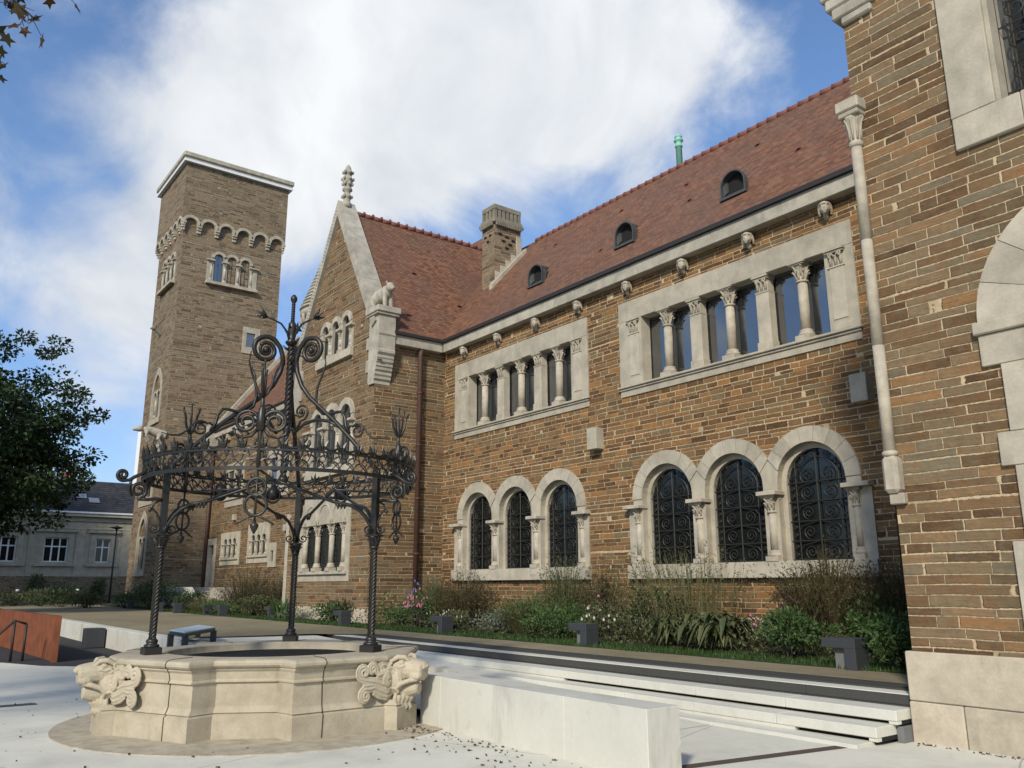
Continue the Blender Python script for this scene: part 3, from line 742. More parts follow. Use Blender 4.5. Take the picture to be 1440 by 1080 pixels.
# chimney
cx0, cx1, cy0, cy1 = -23.62, -22.85, 16.45, 17.65
mb = MB(); mb.box(cx0, cx1, cy0, cy1, 10.5, 14.55); ch = mb.build('chimney', 'tower_stone', mansion)
mb = MB(); mb.bbox(cx0 - .10, cx1 + .10, cy0 - .10, cy1 + .10, 14.42, 14.56, .03); mb.bbox(cx0 - .05, cx1 + .05, cy0 - .05, cy1 + .05, 14.56, 14.66, .01)
for i in range(14):
    t = (i + .5) / 14; mb.box(cx1 + .05, cx1 + .12, cy0 + t * (cy1 - cy0) - .025, cy0 + t * (cy1 - cy0) + .025, 14.32, 14.44)
for i in range(9):
    t = (i + .5) / 9; mb.box(cx0 + t * (cx1 - cx0) - .025, cx0 + t * (cx1 - cx0) + .025, cy0 - .12, cy0 - .05, 14.32, 14.44)
for i in range(7):
    t = i / 6; y = cy0 + .06 + t * (cy1 - cy0 - .12); mb.box(cx1 - .12, cx1 + .01, y - .06, y + .06, 14.66, 14.98)
for i in range(4):
    t = i / 3; x = cx0 + .06 + t * (cx1 - cx0 - .12); mb.box(x - .06, x + .06, cy0 - .01, cy0 + .12, 14.66, 14.98)
mb.bbox(cx0 - .02, cx1 + .02, cy0 - .02, cy1 + .02, 14.98, 15.18, .02); mb.build('chimney_cap', 'chimney_stone', ch)
mb = MB(); mb.box(cx0 + .14, cx1 - .14, cy0 + .14, cy1 - .14, 14.5, 14.97); mb.build('flue', 'void', ch)
mb = MB()
rz = lambda y: 9.5 + (y - 14.2) * RS
mb.prism([(cy0 - .25, rz(cy0 - .25) - .1), (cy1 + .12, rz(cy1 + .12) - .1), (cy1 + .12, rz(cy1 + .12) + .16), (cy0 - .25, rz(cy0 - .25) + .16)], [], 0, 1) if False else None
q = MB(SX(cx1)); q.prism([(cy0 - .2, rz(cy0 - .2) - .1), (cy1 + .15, rz(cy1 + .15) - .1), (cy1 + .15, rz(cy1 + .15) + .17), (cy0 - .2, rz(cy0 - .2) + .17)], [], -.05, .16)
for i in range(5):
    y = cy0 + .02 + i * .24; q.bbox(y, y + .22, rz(y) + .1, rz(y + .22) + .26, -.03, .025, .005)
q.bbox(cy1 - .22, cy1 + .02, rz(cy1) - .1, rz(cy1) + .75, -.03, .04, .01)
q.build('chimney_flashing', 'trim', ch)
mb = MB()
for (y, z) in ((16.7, 14.05), (17.0, 13.98), (17.3, 13.9), (16.85, 13.8), (17.15, 13.72), (17.0, 13.55)): mb.box(cx1 - .02, cx1 + .03, y - .08, y + .08, z - .03, z + .03)
for (x, z) in ((-23.4, 14.0), (-23.1, 14.0), (-23.25, 13.8)): mb.box(x - .06, x + .06, cy0 - .03, cy0 + .02, z - .03, z + .03)
mb.build('vent_holes', 'void', ch)

# gabled wing ------------------------------------------------------------------
FG = FX(YG); gl, gr = GX - 3.13, XG
uc = [-26.78, -25.96, -25.14]; mc = [-27.08, -25.98, -24.88]
top = 15.02; sh = 9.95
rake = lambda z: (top - z) / 1.66
lw = (-28.08, -24.22)
ghole = [outline(-27.33, -24.6, 9.05, 10.18, uc, .42, 10.33, .04), outline(-27.92, -24.24, 5.14, 6.86, mc, .60, 7.08, .04),
         [(lw[0] + .05, 1.76), (lw[1] - .05, 1.76), (lw[1] - .05, 4.46), (lw[0] + .05, 4.46)]]
mb = MB(FG); mb.prism([(gl, TZ - .3), (gr, TZ - .3), (gr, sh), (GX + rake(sh) if GX + rake(sh) < gr else gr - .001, sh), (GX, top), (GX - rake(sh) if GX - rake(sh) > gl else gl + .001, sh), (gl, sh)], ghole, -.42, 0)
gw = mb.build('wall', 'wing_stone', mansion); gw['label'] = 'gable wall of brown coursed stone with three window groups'
mb = MB(SX(XG)); mb.prism([(YG + .42, TZ - .3), (YF + .0, TZ - .3), (YF + .0, 9.2), (YG + .42, 9.2)], [], -.42, 0)
mb.build('wall', 'wing_stone', mansion)
mb = MB(); mb.box(gl, gl + .4, YG + .42, YF + .2, TZ, 9.5); mb.build('wall', 'wing_stone', mansion)
mb = MB(SX(XG)); mb.bbox(YG + .45, 14.25, 9.10, 9.42, -.3, .25, .01); mb.build('cornice', 'weathered', mansion)
mb = MB(SX(XG)); mb.box(YG + .5, 14.19, 9.42, 9.52, -.2, .33); mb.build('gutter', 'gutter', mansion)
mb = MB(FG); mb.bbox(gl - .32, -24.0, TZ - .3, .90, -.2, .06, .012); mb.bbox(-23.99, gr + .06, TZ - .3, .90, -.2, .06, .012); mb.build('plinth', 'plinth', mansion)
mb = MB(FG); mb.bbox(gl - .18, gl + .06, .9, 4.1, -.2, .02, .01); mb.build('corner_strip', 'trim', mansion)
arcade(FG, mansion, uc, .24, .42, -27.33, -24.6, 9.05, 9.33, 10.18, 10.33, dep=.11, rc=.07, nv=7, label='three small arches high in the gable', caph=.26, inner=False, pane='leaded', sill_out=.05)
arcade(FG, mansion, mc, .38, .60, -27.92, -24.24, 5.14, 5.42, 6.86, 7.05, dep=.13, rc=.09, nv=7, label='three taller arches with blue window frames in the middle of the gable', caph=.30, inner=False, pane='glass', sill_out=.05)
# lower gable window: lintel with blind arches
mb = MB(FG); mb.prism([(lw[0], 1.71), (lw[1], 1.71), (lw[1], 4.5), (lw[0], 4.5)], [[(-27.75, 2.03), (-24.5, 2.03), (-24.5, 3.56), (-27.75, 3.56)]], -.42, .035)
for c in (-27.2, -26.1, -25.02):
    P = [(c + .46, 3.6)] + arc2(c, 3.75, .46, 0, PI, 14) + [(c - .46, 3.6)]; mb.tube([(x, z, .04) for x, z in P], .03, 6)
gwin = mb.build('window', 'trim', mansion); gwin['label'] = 'ground floor gable window with three blind arches above'
mb = MB(FG); mb.bbox(lw[0] + .05, lw[1] - .1, 1.93, 2.03, .03, .12, .012); mb.build('sill', 'trim', gwin)
for c in (-27.62, -26.62, -25.55, -24.62):
    mb = MB(FG); add_column(mb, c, .0, 2.03, 3.56, .095, .36, .26); mb.build('column', 'carved', gwin)
mb = MB(FG); mb.box(-27.8, -24.45, 2.0, 3.6, -.14, -.11); mb.build('pane', 'leaded', gwin)
mb = MB(FG)
for i in range(34):
    x = -27.75 + i * .097; mb.tube([(x, 2.03, -.10), (x, 3.56, -.10)], .007, 4)
for k in range(9):
    z = 2.1 + k * .17
    for i in range(17):
        x = -27.7 + i * .194; mb.tube([(a, b_, -.102) for a, b_ in arc2(x, z, .075, 0, 2 * PI, 8)], .006, 3, cap=False)
mb.build('grille', 'dark_iron', gwin)
# gable copings
for sg in (-1, 1):
    mb = MB(FG); n = 9; xo = lambda t: GX + sg * (rake(top) + t * 3.36) if False else None
    L0, L1 = (0.0, top + .2), (3.27, top + .2 - 3.27 * 1.66)
    d = Vector((L1[0] - L0[0], L1[1] - L0[1])); ln = d.length; d.normalize(); nrm = Vector((-d.y, d.x))
    for i in range(n):
        a = ln * i / n + (.003 if i else 0); b_ = ln * (i + 1) / n - .003
        p = [Vector(L0) + d * a, Vector(L0) + d * b_, Vector(L0) + d * b_ - nrm * .30, Vector(L0) + d * a - nrm * .30]
        if i == 0: p[3] = Vector((0, L0[1] - .58)); p[0] = Vector((0, L0[1]))
        mb.prism([(GX + sg * q.x, q.y) for q in p], [], -.55, .13)
    if sg < 0:
        for i in range(46):
            a = Vector(L0) + d * (.35 + i * (ln - .4) / 46) - nrm * .15; mb.ball((GX + sg * a.x, a.y, .13), (.045, .05, .03), 6, 4)
    cp = mb.build('coping', 'weathered', mansion)
# kneeler with its stepped corbels, on both corners
for sg in (1, -1):
    mb = MB(FG); e = GX + sg * 3.13
    X = lambda a: e + sg * a
    mb.bbox(X(-.42), X(.36), 9.98, 10.06, -.62, .14, .01); mb.bbox(X(-.46), X(.41), 10.06, 10.26, -.66, .19, .02)
    for i in range(14): mb.ball((X(-.40 + i * .058), 10.01, .16), (.02, .03, .02), 6, 4)
    st = [(9.98, 9.45, .32), (9.44, 9.18, .32), (9.17, 8.88, .30), (8.87, 8.72, .28), (8.71, 8.56, .22), (8.55, 8.40, .20), (8.39, 8.24, .14), (8.23, 8.08, .12), (8.07, 7.90, .05), (7.89, 7.76, .03)]
    pr = [(X(-.36), 9.975), (X(.30), 9.975), (X(.30), 9.42), (X(.325), 9.40), (X(.325), 9.34), (X(.30), 9.30), (X(.30), 8.86), (X(.32), 8.82), (X(.315), 8.74), (X(.25), 8.66), (X(.255), 8.58), (X(.23), 8.54), (X(.23), 8.46), (X(.185), 8.40), (X(.195), 8.32), (X(.16), 8.28), (X(.16), 8.20), (X(.11), 8.14), (X(.12), 8.06), (X(.08), 8.0), (X(.08), 7.92), (X(.02), 7.86), (X(.02), 7.76), (X(-.30), 7.76), (X(-.36), 7.84)]
    mb.prism(pr, [], -.52, .07)
    for zj in (9.36, 8.90, 8.5): mb.box(X(-.361), X(.305), zj, zj + .008, -.1, .0715)
    for za, zb_, p in ((10.3, 9.95, -.52), (9.35, 8.95, -.58), (8.6, 8.2, -.58)): mb.bbox(X(p), X(-.36), zb_, za, -.3, .05, .006)
    k = mb.build('kneeler', 'weathered', mansion)
# finial on the apex
mb = MB(); zf = top + .12
mb.lathe([(.20, zf - .15), (.17, zf + .05), (.12, zf + .12), (.14, zf + .26), (.18, zf + .31), (.12, zf + .36), (.11, zf + .5), (.19, zf + .56), (.17, zf + .64), (.11, zf + .68), (.15, zf + .84), (.215, zf + .98), (.16, zf + 1.04), (.11, zf + 1.10), (.11, zf + 1.20), (.19, zf + 1.27), (.13, zf + 1.32), (.12, zf + 1.40), (.08, zf + 1.52), (.02, zf + 1.60)], (GX, YG + .22), 12)
for k in range(6):
    a = 2 * PI * k / 6
    for z_, r_ in ((zf + .80, .17), (zf + 1.0, .20), (zf + .3, .17), (zf + 1.27, .17)): mb.ball((GX + r_ * math.cos(a), YG + .22 + r_ * math.sin(a), z_), (.055, .055, .075), 7, 5)
mb.build('finial', 'weathered', mansion)
# bear on the kneeler
mb = MB(); bz = 10.26
mb.ball((0, 0, .40), (.30, .17, .20), 12, 8); mb.ball((.2, 0, .44), (.2, .17, .2), 12, 8); mb.ball((-.22, 0, .36), (.2, .17, .2), 12, 8)
mb.ball((.42, -.03, .54), (.15, .135, .14), 12, 8); mb.ball((.55, -.05, .49), (.10, .075, .07), 10, 7); mb.ball((.64, -.06, .495), (.03, .03, .025), 8, 6)
for s_ in (-1, 1):
    mb.ball((.37, -.03 + s_ * .11, .67), (.04, .035, .045), 8, 6)
    mb.tube([(.25, s_ * .10, .40), (.27, s_ * .11, .2), (.29, s_ * .11, .03), (.35, s_ * .11, .02)], [.09, .075, .07, .05], 9)
    mb.tube([(-.27, s_ * .10, .35), (-.31, s_ * .11, .19), (-.26, s_ * .11, .03), (-.20, s_ * .11, .02)], [.11, .085, .07, .05], 9)
bq = sculpt(mb, .018, 3); bb = MB(lambda x, y, z: (XG - .05 + x * .95 * math.cos(.25) - y * 1.15 * math.sin(.25), YG + .20 + x * .95 * math.sin(.25) + y * 1.15 * math.cos(.25), bz + z * 1.22)); bb.add(bq.v, bq.f, True)
bb.build('bear_statue', 'weathered', mansion)
# turret with conical stone roof on the far corner of the gable
mb = MB(); tx, ty = -29.75, 13.3
mb.lathe([(.3, 7.6), (.55, 8.3), (.95, 9.2), (.95, 11.9)], (tx, ty), 20); tur = mb.build('turret', 'wing_stone', mansion)
mb = MB(); mb.lathe([(.95, 11.8), (1.12, 11.95), (1.16, 12.1), (1.10, 12.14), (.86, 12.6), (.66, 13.2), (.48, 13.9), (.3, 14.7), (.12, 15.6), (.03, 15.9)], (tx, ty), 24)
for i in range(20):
    t = i / 20; z_ = 12.2 + t * 3.2; r_ = 1.06 * (1 - t) ** 1.15 + .09
    mb.lathe([(r_ + .02, z_), (r_ + .035, z_ + .03), (r_, z_ + .09)], (tx, ty), 24)
mb.build('turret_roof', 'weathered', tur)
mb = MB()
for k in range(12):
    a = 2 * PI * k / 12; mb.tube([(tx + .93 * math.cos(a), ty + .93 * math.sin(a), 11.45), (tx + 1.08 * math.cos(a), ty + 1.08 * math.sin(a), 11.75), (tx + 1.1 * math.cos(a), ty + 1.1 * math.sin(a), 11.95)], .07, 6)
mb.build('brackets', 'weathered', tur)
# brown downpipe on the gable side
mb = MB(); mb.tube([(XG + .16, 13.48, 9.1), (XG + .12, 13.48, 8.9), (XG + .12, 13.48, .55)], .085, 10)
for z_ in (7.6, 5.9, 4.2, 2.5): mb.lathe([(.10, z_), (.10, z_ + .06)], (XG + .12, 13.48), 10)
mb.build('downpipe', 'rustpipe', mansion)

# entrance range between gable and tower -----------------------------------------
YR = 14.7; FR = FX(YR); rx0, rx1 = -47.40, gl + .02
def foil(c, hw, z0, zs):     # lancet with a little cusped head
    return [(c - hw, z0), (c + hw, z0), (c + hw, zs)] + [(c + hw * .72, zs + hw * .12)] + arc2(c + hw * .15, zs + hw * .55, hw * .8, -.3, PI / 2, 5) + [(c + hw * .2, zs + hw * 1.5), (c, zs + hw * 2.3), (c - hw * .2, zs + hw * 1.5)] + arc2(c - hw * .15, zs + hw * .55, hw * .8, PI / 2, PI + .3, 5) + [(c - hw * .72, zs + hw * .12), (c - hw, zs)]
w1c = (-44.35, -43.68, -43.0); w2c = (-40.33, -39.63, -38.93)
rh = [[(-47.3, 1.5), (-46.0, 1.5), (-46.0, 3.9), (-47.3, 3.9)], [(-45.0, 2.65), (-42.3, 2.65), (-42.3, 4.2), (-45.0, 4.2)], [(-41.0, 2.7), (-38.4, 2.7), (-38.4, 4.45), (-41.0, 4.45)], [(-38.1, 2.5), (-37.5, 2.5), (-37.5, 3.4), (-38.1, 3.4)], [(-44.9, 5.7), (-42.45, 5.7), (-42.45, 7.8), (-44.9, 7.8)], [(-38.9, 5.7), (-36.5, 5.7), (-36.5, 7.8), (-38.9, 7.8)]]
mb = MB(FR); mb.prism([(rx0, TZ - .3), (rx1, TZ - .3), (rx1, 9.65), (rx0, 9.65)], rh, -.4, 0); rw_ = mb.build('wall', 'wing_stone', mansion); rw_['label'] = 'brown stone wall of the entrance range beside the tower'
for cs, x0, x1, z0, z1, lab in ((w1c, -45.08, -42.2, 2.6, 4.27, 'row of three cusped lancets nearer the tower'), (w2c, -41.1, -38.25, 2.63, 4.5, 'row of three cusped lancets nearer the gable')):
    mb = MB(FR); mb.prism([(x0, z0), (x1, z0), (x1, z1), (x0, z1)], [foil(c, .25, z0 + .36, z0 + 1.0) for c in cs], -.2, .04)
    ww = mb.build('window', 'trim', mansion); ww['label'] = lab
    mb = MB(FR); mb.bbox(x0 + .12, x1 - .12, z0 + .26, z0 + .36, .03, .12, .01); mb.build('sill', 'trim', ww)
    for i in range(4):
        c = cs[0] - .345 + i * .69 if i < 4 else 0
        mb = MB(FR); add_column(mb, c, .03, z0 + .36, z0 + 1.05, .055, .20, .12); mb.build('column', 'carved', ww)
    mb = MB(FR); mb.box(x0 + .2, x1 - .2, z0 + .3, z1 - .1, -.06, -.03); mb.build('pane', 'leaded', ww)
mb = MB(FR); mb.prism([(-38.28, 2.4), (-37.38, 2.4), (-37.38, 3.5), (-38.28, 3.5)], [[(-38.0, 2.65), (-37.65, 2.65), (-37.65, 3.15), (-38.0, 3.15)]], -.3, .045); sw = mb.build('window', 'trim', mansion); sw['label'] = 'tiny slit window in a pale stone block'
mb = MB(FR); mb.box(-38.1, -37.6, 2.6, 3.2, -.07, -.04); mb.build('pane', 'leaded', sw)
for x0, x1, lab in ((-45.0, -42.32, 'twin upper window above the three lancets'), (-39.0, -36.4, 'twin upper window beside the gabled wing')):
    mb = MB(FR); mb.prism([(x0, 5.6), (x1, 5.6), (x1, 7.9), (x0, 7.9)], [[(x0 + .3, 6.05), (x0 + 1.2, 6.05), (x0 + 1.2, 7.5), (x0 + .3, 7.5)], [(x0 + 1.45, 6.05), (x1 - .3, 6.05), (x1 - .3, 7.5), (x0 + 1.45, 7.5)]], -.35, .04); ww = mb.build('window', 'trim', mansion); ww['label'] = lab
    mb = MB(FR); mb.bbox(x0 + .05, x1 - .05, 5.95, 6.05, .03, .12, .01); mb.build('sill', 'trim', ww)
    mb = MB(FR); mb.box(x0 + .1, x1 - .1, 6.0, 7.6, -.08, -.05); mb.build('pane', 'glass', ww)
# door
mb = MB(FR); mb.prism([(-47.42, 1.5), (-45.88, 1.5), (-45.88, 4.05), (-47.42, 4.05)], [[(-47.12, 1.5), (-46.2, 1.5), (-46.2, 3.72), (-47.12, 3.72)]], -.35, .045)
dr = mb.build('door', 'trim', mansion); dr['label'] = 'narrow side door in a pale stone frame at the top of the steps'
mb = MB(FR); mb.box(-47.14, -46.18, 1.5, 3.2, -.17, -.12); mb.box(-47.05, -46.7, 1.7, 2.9, -.12, -.10); mb.box(-46.62, -46.27, 1.7, 2.9, -.12, -.10); mb.build('door_leaf', 'door', dr)
mb = MB(FR); mb.box(-47.14, -46.18, 3.26, 3.72, -.2, -.17); mb.build('transom_pane', 'glass', dr)
mb = MB(FR); n = 8
for i in range(n): mb.bbox(rx0 + (rx1 - rx0) * i / n + .002, rx0 + (rx1 - rx0) * (i + 1) / n - .002, 9.62, 9.92, -.3, .25, .01)
for i in range(12): mb.bbox(rx0 + .8 + i * 1.45, rx0 + 1.1 + i * 1.45, 9.25, 9.62, -.1, .2, .02)
mb.build('cornice', 'weathered', mansion)
mb = MB(FR); mb.box(rx0 + .3, rx1, 9.92, 10.0, -.2, .32); mb.build('gutter', 'gutter', mansion)
ry, rzz = 19.0, 16.0
roof_solid([(rx0, 14.42, 9.97), (GX, 14.42, 9.97), (GX, ry, rzz), (rx0, ry, rzz), (rx0, 23.6, 9.97), (GX, 23.6, 9.97)], [(0, 1, 2, 3), (3, 2, 5, 4), (0, 3, 4), (1, 5, 2), (0, 4, 5, 1)], 'roof', 'tile', 'red tiled roof beside the tower')
mb = MB(SX(-47.3)); mb.prism([(14.35, 9.75), (19.1, 16.05), (19.1, 16.5), (14.35, 10.2)], [], -.1, .35); mb.bbox(14.1, 14.75, 9.0, 10.35, -.1, .4, .02); mb.build('coping', 'weathered', mansion)
mb = MB(); mb.tube([(-47.25, 14.55, 9.4), (-47.25, 14.55, .6)], .10, 10); mb.build('downpipe', 'rustpipe', mansion)
for (x, z_) in ((-36.3, 4.1), (-40.9, 5.1), (-43.2, 5.0)):
    mb = MB(FR); mb.bbox(x - .15, x + .15, z_ - .15, z_ + .15, -.05, .14, .01); mb.build('wall_block', 'trim', mansion)

# corner pavilion on the right ----------------------------------------------------
FW = FX(YW); wl, wr_ = -4.84, 1.42; wx = (wl + wr_) / 2
wtop = 15.0
portal = [(-3.55, .9), (-1.2, .9), (-1.2, 4.2)] + arc2(-2.4, 4.2, 1.15, 0, PI, 20) + [(-3.55, 4.2)]
mb = MB(FW); mb.prism([(wl, .9), (wr_, .9), (wr_, 9.8), (wx, wtop), (wl, 9.8)], [[(-3.66, 6.24), (.2, 6.24), (.2, 9.6), (-3.66, 9.6)], portal], -.45, 0)
pw = mb.build('wall', 'wing_stone', mansion); pw['label'] = 'brown stone wall of the corner pavilion with olive and orange courses'
mb = MB(); mb.box(wl, wl + .4, YW + .45, YF + 3, TZ, 9.8); mb.build('wall', 'wing_stone', mansion)
roof_solid([(wl - .15, YW + .5, 9.7), (wr_ + .15, YW + .5, 9.7), (wx, YW + .5, wtop - .15), (wl - .15, 22, 9.7), (wr_ + .15, 22, 9.7), (wx, 22, wtop - .15)], [(0, 1, 2), (1, 4, 5, 2), (0, 2, 5, 3), (3, 5, 4), (0, 3, 4, 1)], 'roof', 'tile', 'steep red tiled roof of the corner pavilion')
mb = MB(FW)
mb.bbox(wl - .06, wl + 2.6, .405, .90, -.3, .055, .012); mb.bbox(wl + 2.61, wr_, .405, .90, -.3, .055, .012)
mb.bbox(wl - .06, wl + .49, -.1, .40, -.3, .065, .012); mb.bbox(wl + .50, wl + 2.3, -.1, .40, -.3, .065, .012); mb.bbox(wl + 2.31, wr_, -.1, .40, -.3, .065, .012)
mb.build('plinth', 'plinth', mansion)
mb = MB(); mb.box(wl - .06, wl + .3, YW + .3, YF, -.1, .9); mb.build('plinth', 'plinth', mansion)
mb = MB(FW)   # kneeler at the eaves
for za, zb_, p in ((9.9, 9.4, -.34), (9.39, 8.95, -.26), (8.94, 8.78, -.20), (8.77, 8.60, -.12), (8.59, 8.48, .0)): mb.bbox(wl + p, wl + .48 if za > 8.7 else wl + .4, zb_, za, -.5, .06, .02)
mb.build('kneeler', 'weathered', mansion)
# big window
mb = MB(FW); mb.bbox(-3.70, -3.235, 6.595, 9.8, -.5, .05, .008)
mb.bbox(-.2, .25, 6.595, 9.8, -.5, .05, .008); mb.bbox(-3.69, -2.995, 6.21, 6.59, -.5, .055, .01); mb.bbox(-2.99, -1.4, 6.21, 6.59, -.5, .055, .01); mb.bbox(-1.395, .24, 6.21, 6.59, -.5, .055, .01); mb.bbox(-3.7, .25, 9.805, 10.2, -.5, .05, .01)
for i in range(3): mb.bbox(-3.235, -3.235 + .05 - i * .015, 6.6, 9.8, -.3 - i * .05, .01 - i * .06, .004)
bw = mb.build('window', 'trim', mansion); bw['label'] = 'tall pavilion window with dark scrolled bars'
mb = MB(FW); mb.box(-3.2, -.2, 6.55, 9.8, -.42, -.40); mb.build('pane', 'leaded', bw)
mb = MB(FW)
for x in (-3.19, -3.05, -2.90, -2.6, -2.3): mb.tube([(x, 6.5, -.2), (x, 9.8, -.2)], .012, 4)
for z_ in (6.75, 7.55, 8.4, 9.2): mb.tube([(-3.24, z_ - .01, -.02), (-3.2, z_, -.2), (-.3, z_, -.2)], .012, 4)
for k in range(8):
    for sg, xx in ((1, -2.98), (-1, -2.74)):
        mb.tube([(x, z_, -.19) for x, z_ in spiral(xx, 6.95 + k * .38, .15, .02, 0, sg * 1.7, 22)], .010, 4)
mb.build('grille', 'dark_iron', bw)
mb = MB(FW); mb.box(-3.24, -3.14, 6.59, 9.8, -.40, -.3); mb.box(-2.97, -2.93, 6.59, 9.8, -.40, -.36); mb.build('frame', 'zinc', bw)
# portal surround
mb = MB(FW)
for k in range(9):
    a0, a1 = PI * k / 9 + .003, PI * (k + 1) / 9 - .003
    mb.prism(arc2(-2.4, 4.22, 1.32, a0, a1, 6) + arc2(-2.4, 4.22, .8, a0, a1, 6)[::-1], [], -.45, .05)
for s_ in (-1, 1):
    X = lambda a: -2.4 + s_ * a
    mb.bbox(X(.7), X(1.37), 4.105, 4.235, -.45, .09, .012); mb.bbox(X(.8), X(1.335), 3.77, 4.10, -.45, .05, .006); mb.bbox(X(.8), X(1.155), 3.075, 3.765, -.45, .05, .006)
    mb.bbox(X(.8), X(1.28), 2.735, 3.07, -.45, .05, .006); mb.bbox(X(.8), X(1.155), 2.0, 2.73, -.45, .05, .006); mb.bbox(X(.8), X(1.28), .905, 1.995, -.45, .05, .006)
pt = mb.build('doorway', 'trim', mansion)
mb = MB(FW); mb.prism([(-3.25, .92), (-1.55, .92), (-1.55, 4.2)] + arc2(-2.4, 4.2, .85, 0, PI, 16) + [(-3.25, 4.2)], [], -.5, -.40); mb.build('door_leaf', 'door', pt)
# stone downpipe at the corner
px_, py_ = wl - .04, YW - .045
mb = MB()
for za, zb_ in ((3.02, 4.25), (4.255, 5.55), (5.555, 6.78)): mb.lathe([(.066, za), (.064, zb_)], (px_ + .06, py_), 16)
sp = mb.build('stone_downpipe', 'carved', mansion)
mb = MB(); mb.lathe([(.068, 6.76), (.085, 6.78), (.085, 6.82), (.068, 6.84), (.072, 6.98), (.11, 7.12), (.125, 7.15)], (px_ + .06, py_), 14)
mb.bbox(px_ - .07, px_ + .19, py_ - .13, py_ + .13, 7.15, 7.22, .012); mb.bbox(px_ - .09, px_ + .21, py_ - .15, py_ + .15, 7.22, 7.37, .015)
for k in range(9):
    a = 2 * PI * k / 9; ca, sa = math.cos(a), math.sin(a)
    mb.tube([(px_ + .06 + r_ * ca, py_ + r_ * sa, z_) for r_, z_ in ((.07, 6.85), (.075, 6.98), (.10, 7.08), (.128, 7.12))], [.015, .018, .015, .009], 5)
mb.build('capital', 'carved', sp)
mb = MB(); mb.lathe([(.068, 3.03), (.085, 3.02), (.085, 2.99), (.068, 2.97)], (px_ + .06, py_), 14); mb.bbox(px_ - .02, px_ + .16, py_ - .09, py_ + .2, 2.56, 2.97, .04); mb.bbox(px_ + .01, px_ + .18, py_ - .03, py_ + .2, 2.44, 2.56, .01); mb.build('base_block', 'carved', sp)
mb = MB(); mb.tube([(-7.72, YF - .11, 9.1), (-7.72, YF - .11, .5)], .085, 10); mb.build('downpipe', 'rustpipe', mansion)
# ------------------------------------------------------------------ tower
tower = thing('stone_tower', 'tall square stone tower with arched corbel band and flat white cornice', 'tower', (-50.1, 14.9, TZ))
tx0, tx1, ty0, ty1 = -52.72, -47.47, 11.9, 17.83
FT, ST = FX(ty0), SX(tx1)
def gothic(c, hw, z0, zs):
    Rg = hw * 1.75; d = Rg - hw; zt = math.acos(d / Rg)
    return [(c - hw, z0), (c + hw, z0)] + arc2(c - d, zs, Rg, 0, zt, 9) + arc2(c + d, zs, Rg, PI - zt, PI, 9)[1:]
t3y = (14.03, 14.82, 15.62); t3x = (-50.75, -49.9, -49.05)
gw_ = ((-49.93, 1.02, 10.55, 12.35, 'upper pointed window of two lights'), (-50.0, 1.05, 2.08, 4.0, 'lower pointed window of two lights'))
hs = [outline(-51.35, -48.45, 18.75, 20.3, t3x, .44, 20.42, .04), [(-51.5, 6.0), (-48.85, 6.0), (-48.85, 7.9), (-51.5, 7.9)]] + [gothic(c, hw - .05, z0 + .05, zs) for c, hw, z0, zs, _ in gw_]
mb = MB(FT); mb.prism([(tx0, TZ - .3), (tx1, TZ - .3), (tx1, 25.9), (tx0, 25.9)], hs, -.45, 0); o = mb.build('wall', 'tower_stone', tower)
hs = [outline(13.37, 16.37, 18.75, 20.3, t3y, .44, 20.42, .04), [(15.85, 15.05), (16.75, 15.05), (16.75, 16.5), (15.85, 16.5)]]
mb = MB(ST); mb.prism([(ty0 + .45, TZ - .3), (ty1, TZ - .3), (ty1, 25.9), (ty0 + .45, 25.9)], hs, -.45, 0); mb.build('wall', 'tower_stone', tower)
mb = MB(); mb.box(tx0, tx0 + .45, ty0 + .45, ty1, TZ, 25.9); mb.build('wall', 'tower_stone', tower)
mb = MB(); mb.box(tx0 + .45, tx1 - .45, ty1 - .45, ty1, TZ, 25.9); mb.build('wall', 'tower_stone', tower)
# overhanging top storey on an arched corbel table
def corbels(F, a, b, n, sgn0, name_parent):
    st = (b - a) / n; ri, ro, zs = st * .365, st * .53, 22.12
    mb = MB(F)
    for i in range(n):
        c = a + (i + .5) * st
        for k in range(5):
            a0, a1 = PI * k / 5 + .01, PI * (k + 1) / 5 - .01
            mb.prism(arc2(c, zs, ro, a0, a1, 4) + arc2(c, zs, ri, a0, a1, 4)[::-1], [], -.05, .235)
    for i in range(n + 1):
        c = a + i * st
        u0, u1 = max(a, c - st * .135), min(b, c + st * .135)
        mb.bbox(u0, u1, 21.98, 22.12, -.02, .23, .02); mb.bbox(u0, u1, 21.84, 21.98, -.02, .17, .03); mb.bbox(u0 + .02, u1 - .02, 21.66, 21.84, -.02, .10, .03)
    mb.build('corbel_table', 'trim', name_parent)
    poly = [(a, 25.88), (a, zs)]
    for i in range(n):
        c = a + (i + .5) * st; poly += arc2(c, zs, ro - .05, PI, 0, 10)[0:]
    poly += [(b, zs), (b, 25.88)]
    q = []
    for p in poly:
        if not q or math.hypot(p[0] - q[-1][0], p[1] - q[-1][1]) > 1e-3: q.append(p)
    return q
pf = corbels(FT, tx0 - .2, tx1 + .2, 6, 1, tower); mb = MB(FT)
def clampov(poly, a, st, n):   # keep neighbouring arcs from overlapping
    out = []
    for x, z in poly: out.append((x, z))
    return out
def band(F, a, b, n, w1):
    st = (b - a) / n; ro = st * .5; zs = 22.12
    poly = [(b, 25.88), (a, 25.88), (a, zs + .02)]
    for i in range(n):
        c = a + (i + .5) * st; poly += [(x, z) for x, z in arc2(c, zs + .02, ro - .004, PI, 0, 10)]
        if i < n - 1: poly.append((a + (i + 1) * st, zs + .0))
    poly.append((b, zs + .01))
    mb = MB(F); mb.prism(poly, [], .003, w1); mb.build('wall', 'tower_stone', tower)
band(FT, tx0 - .2, tx1 + .197, 6, .2)
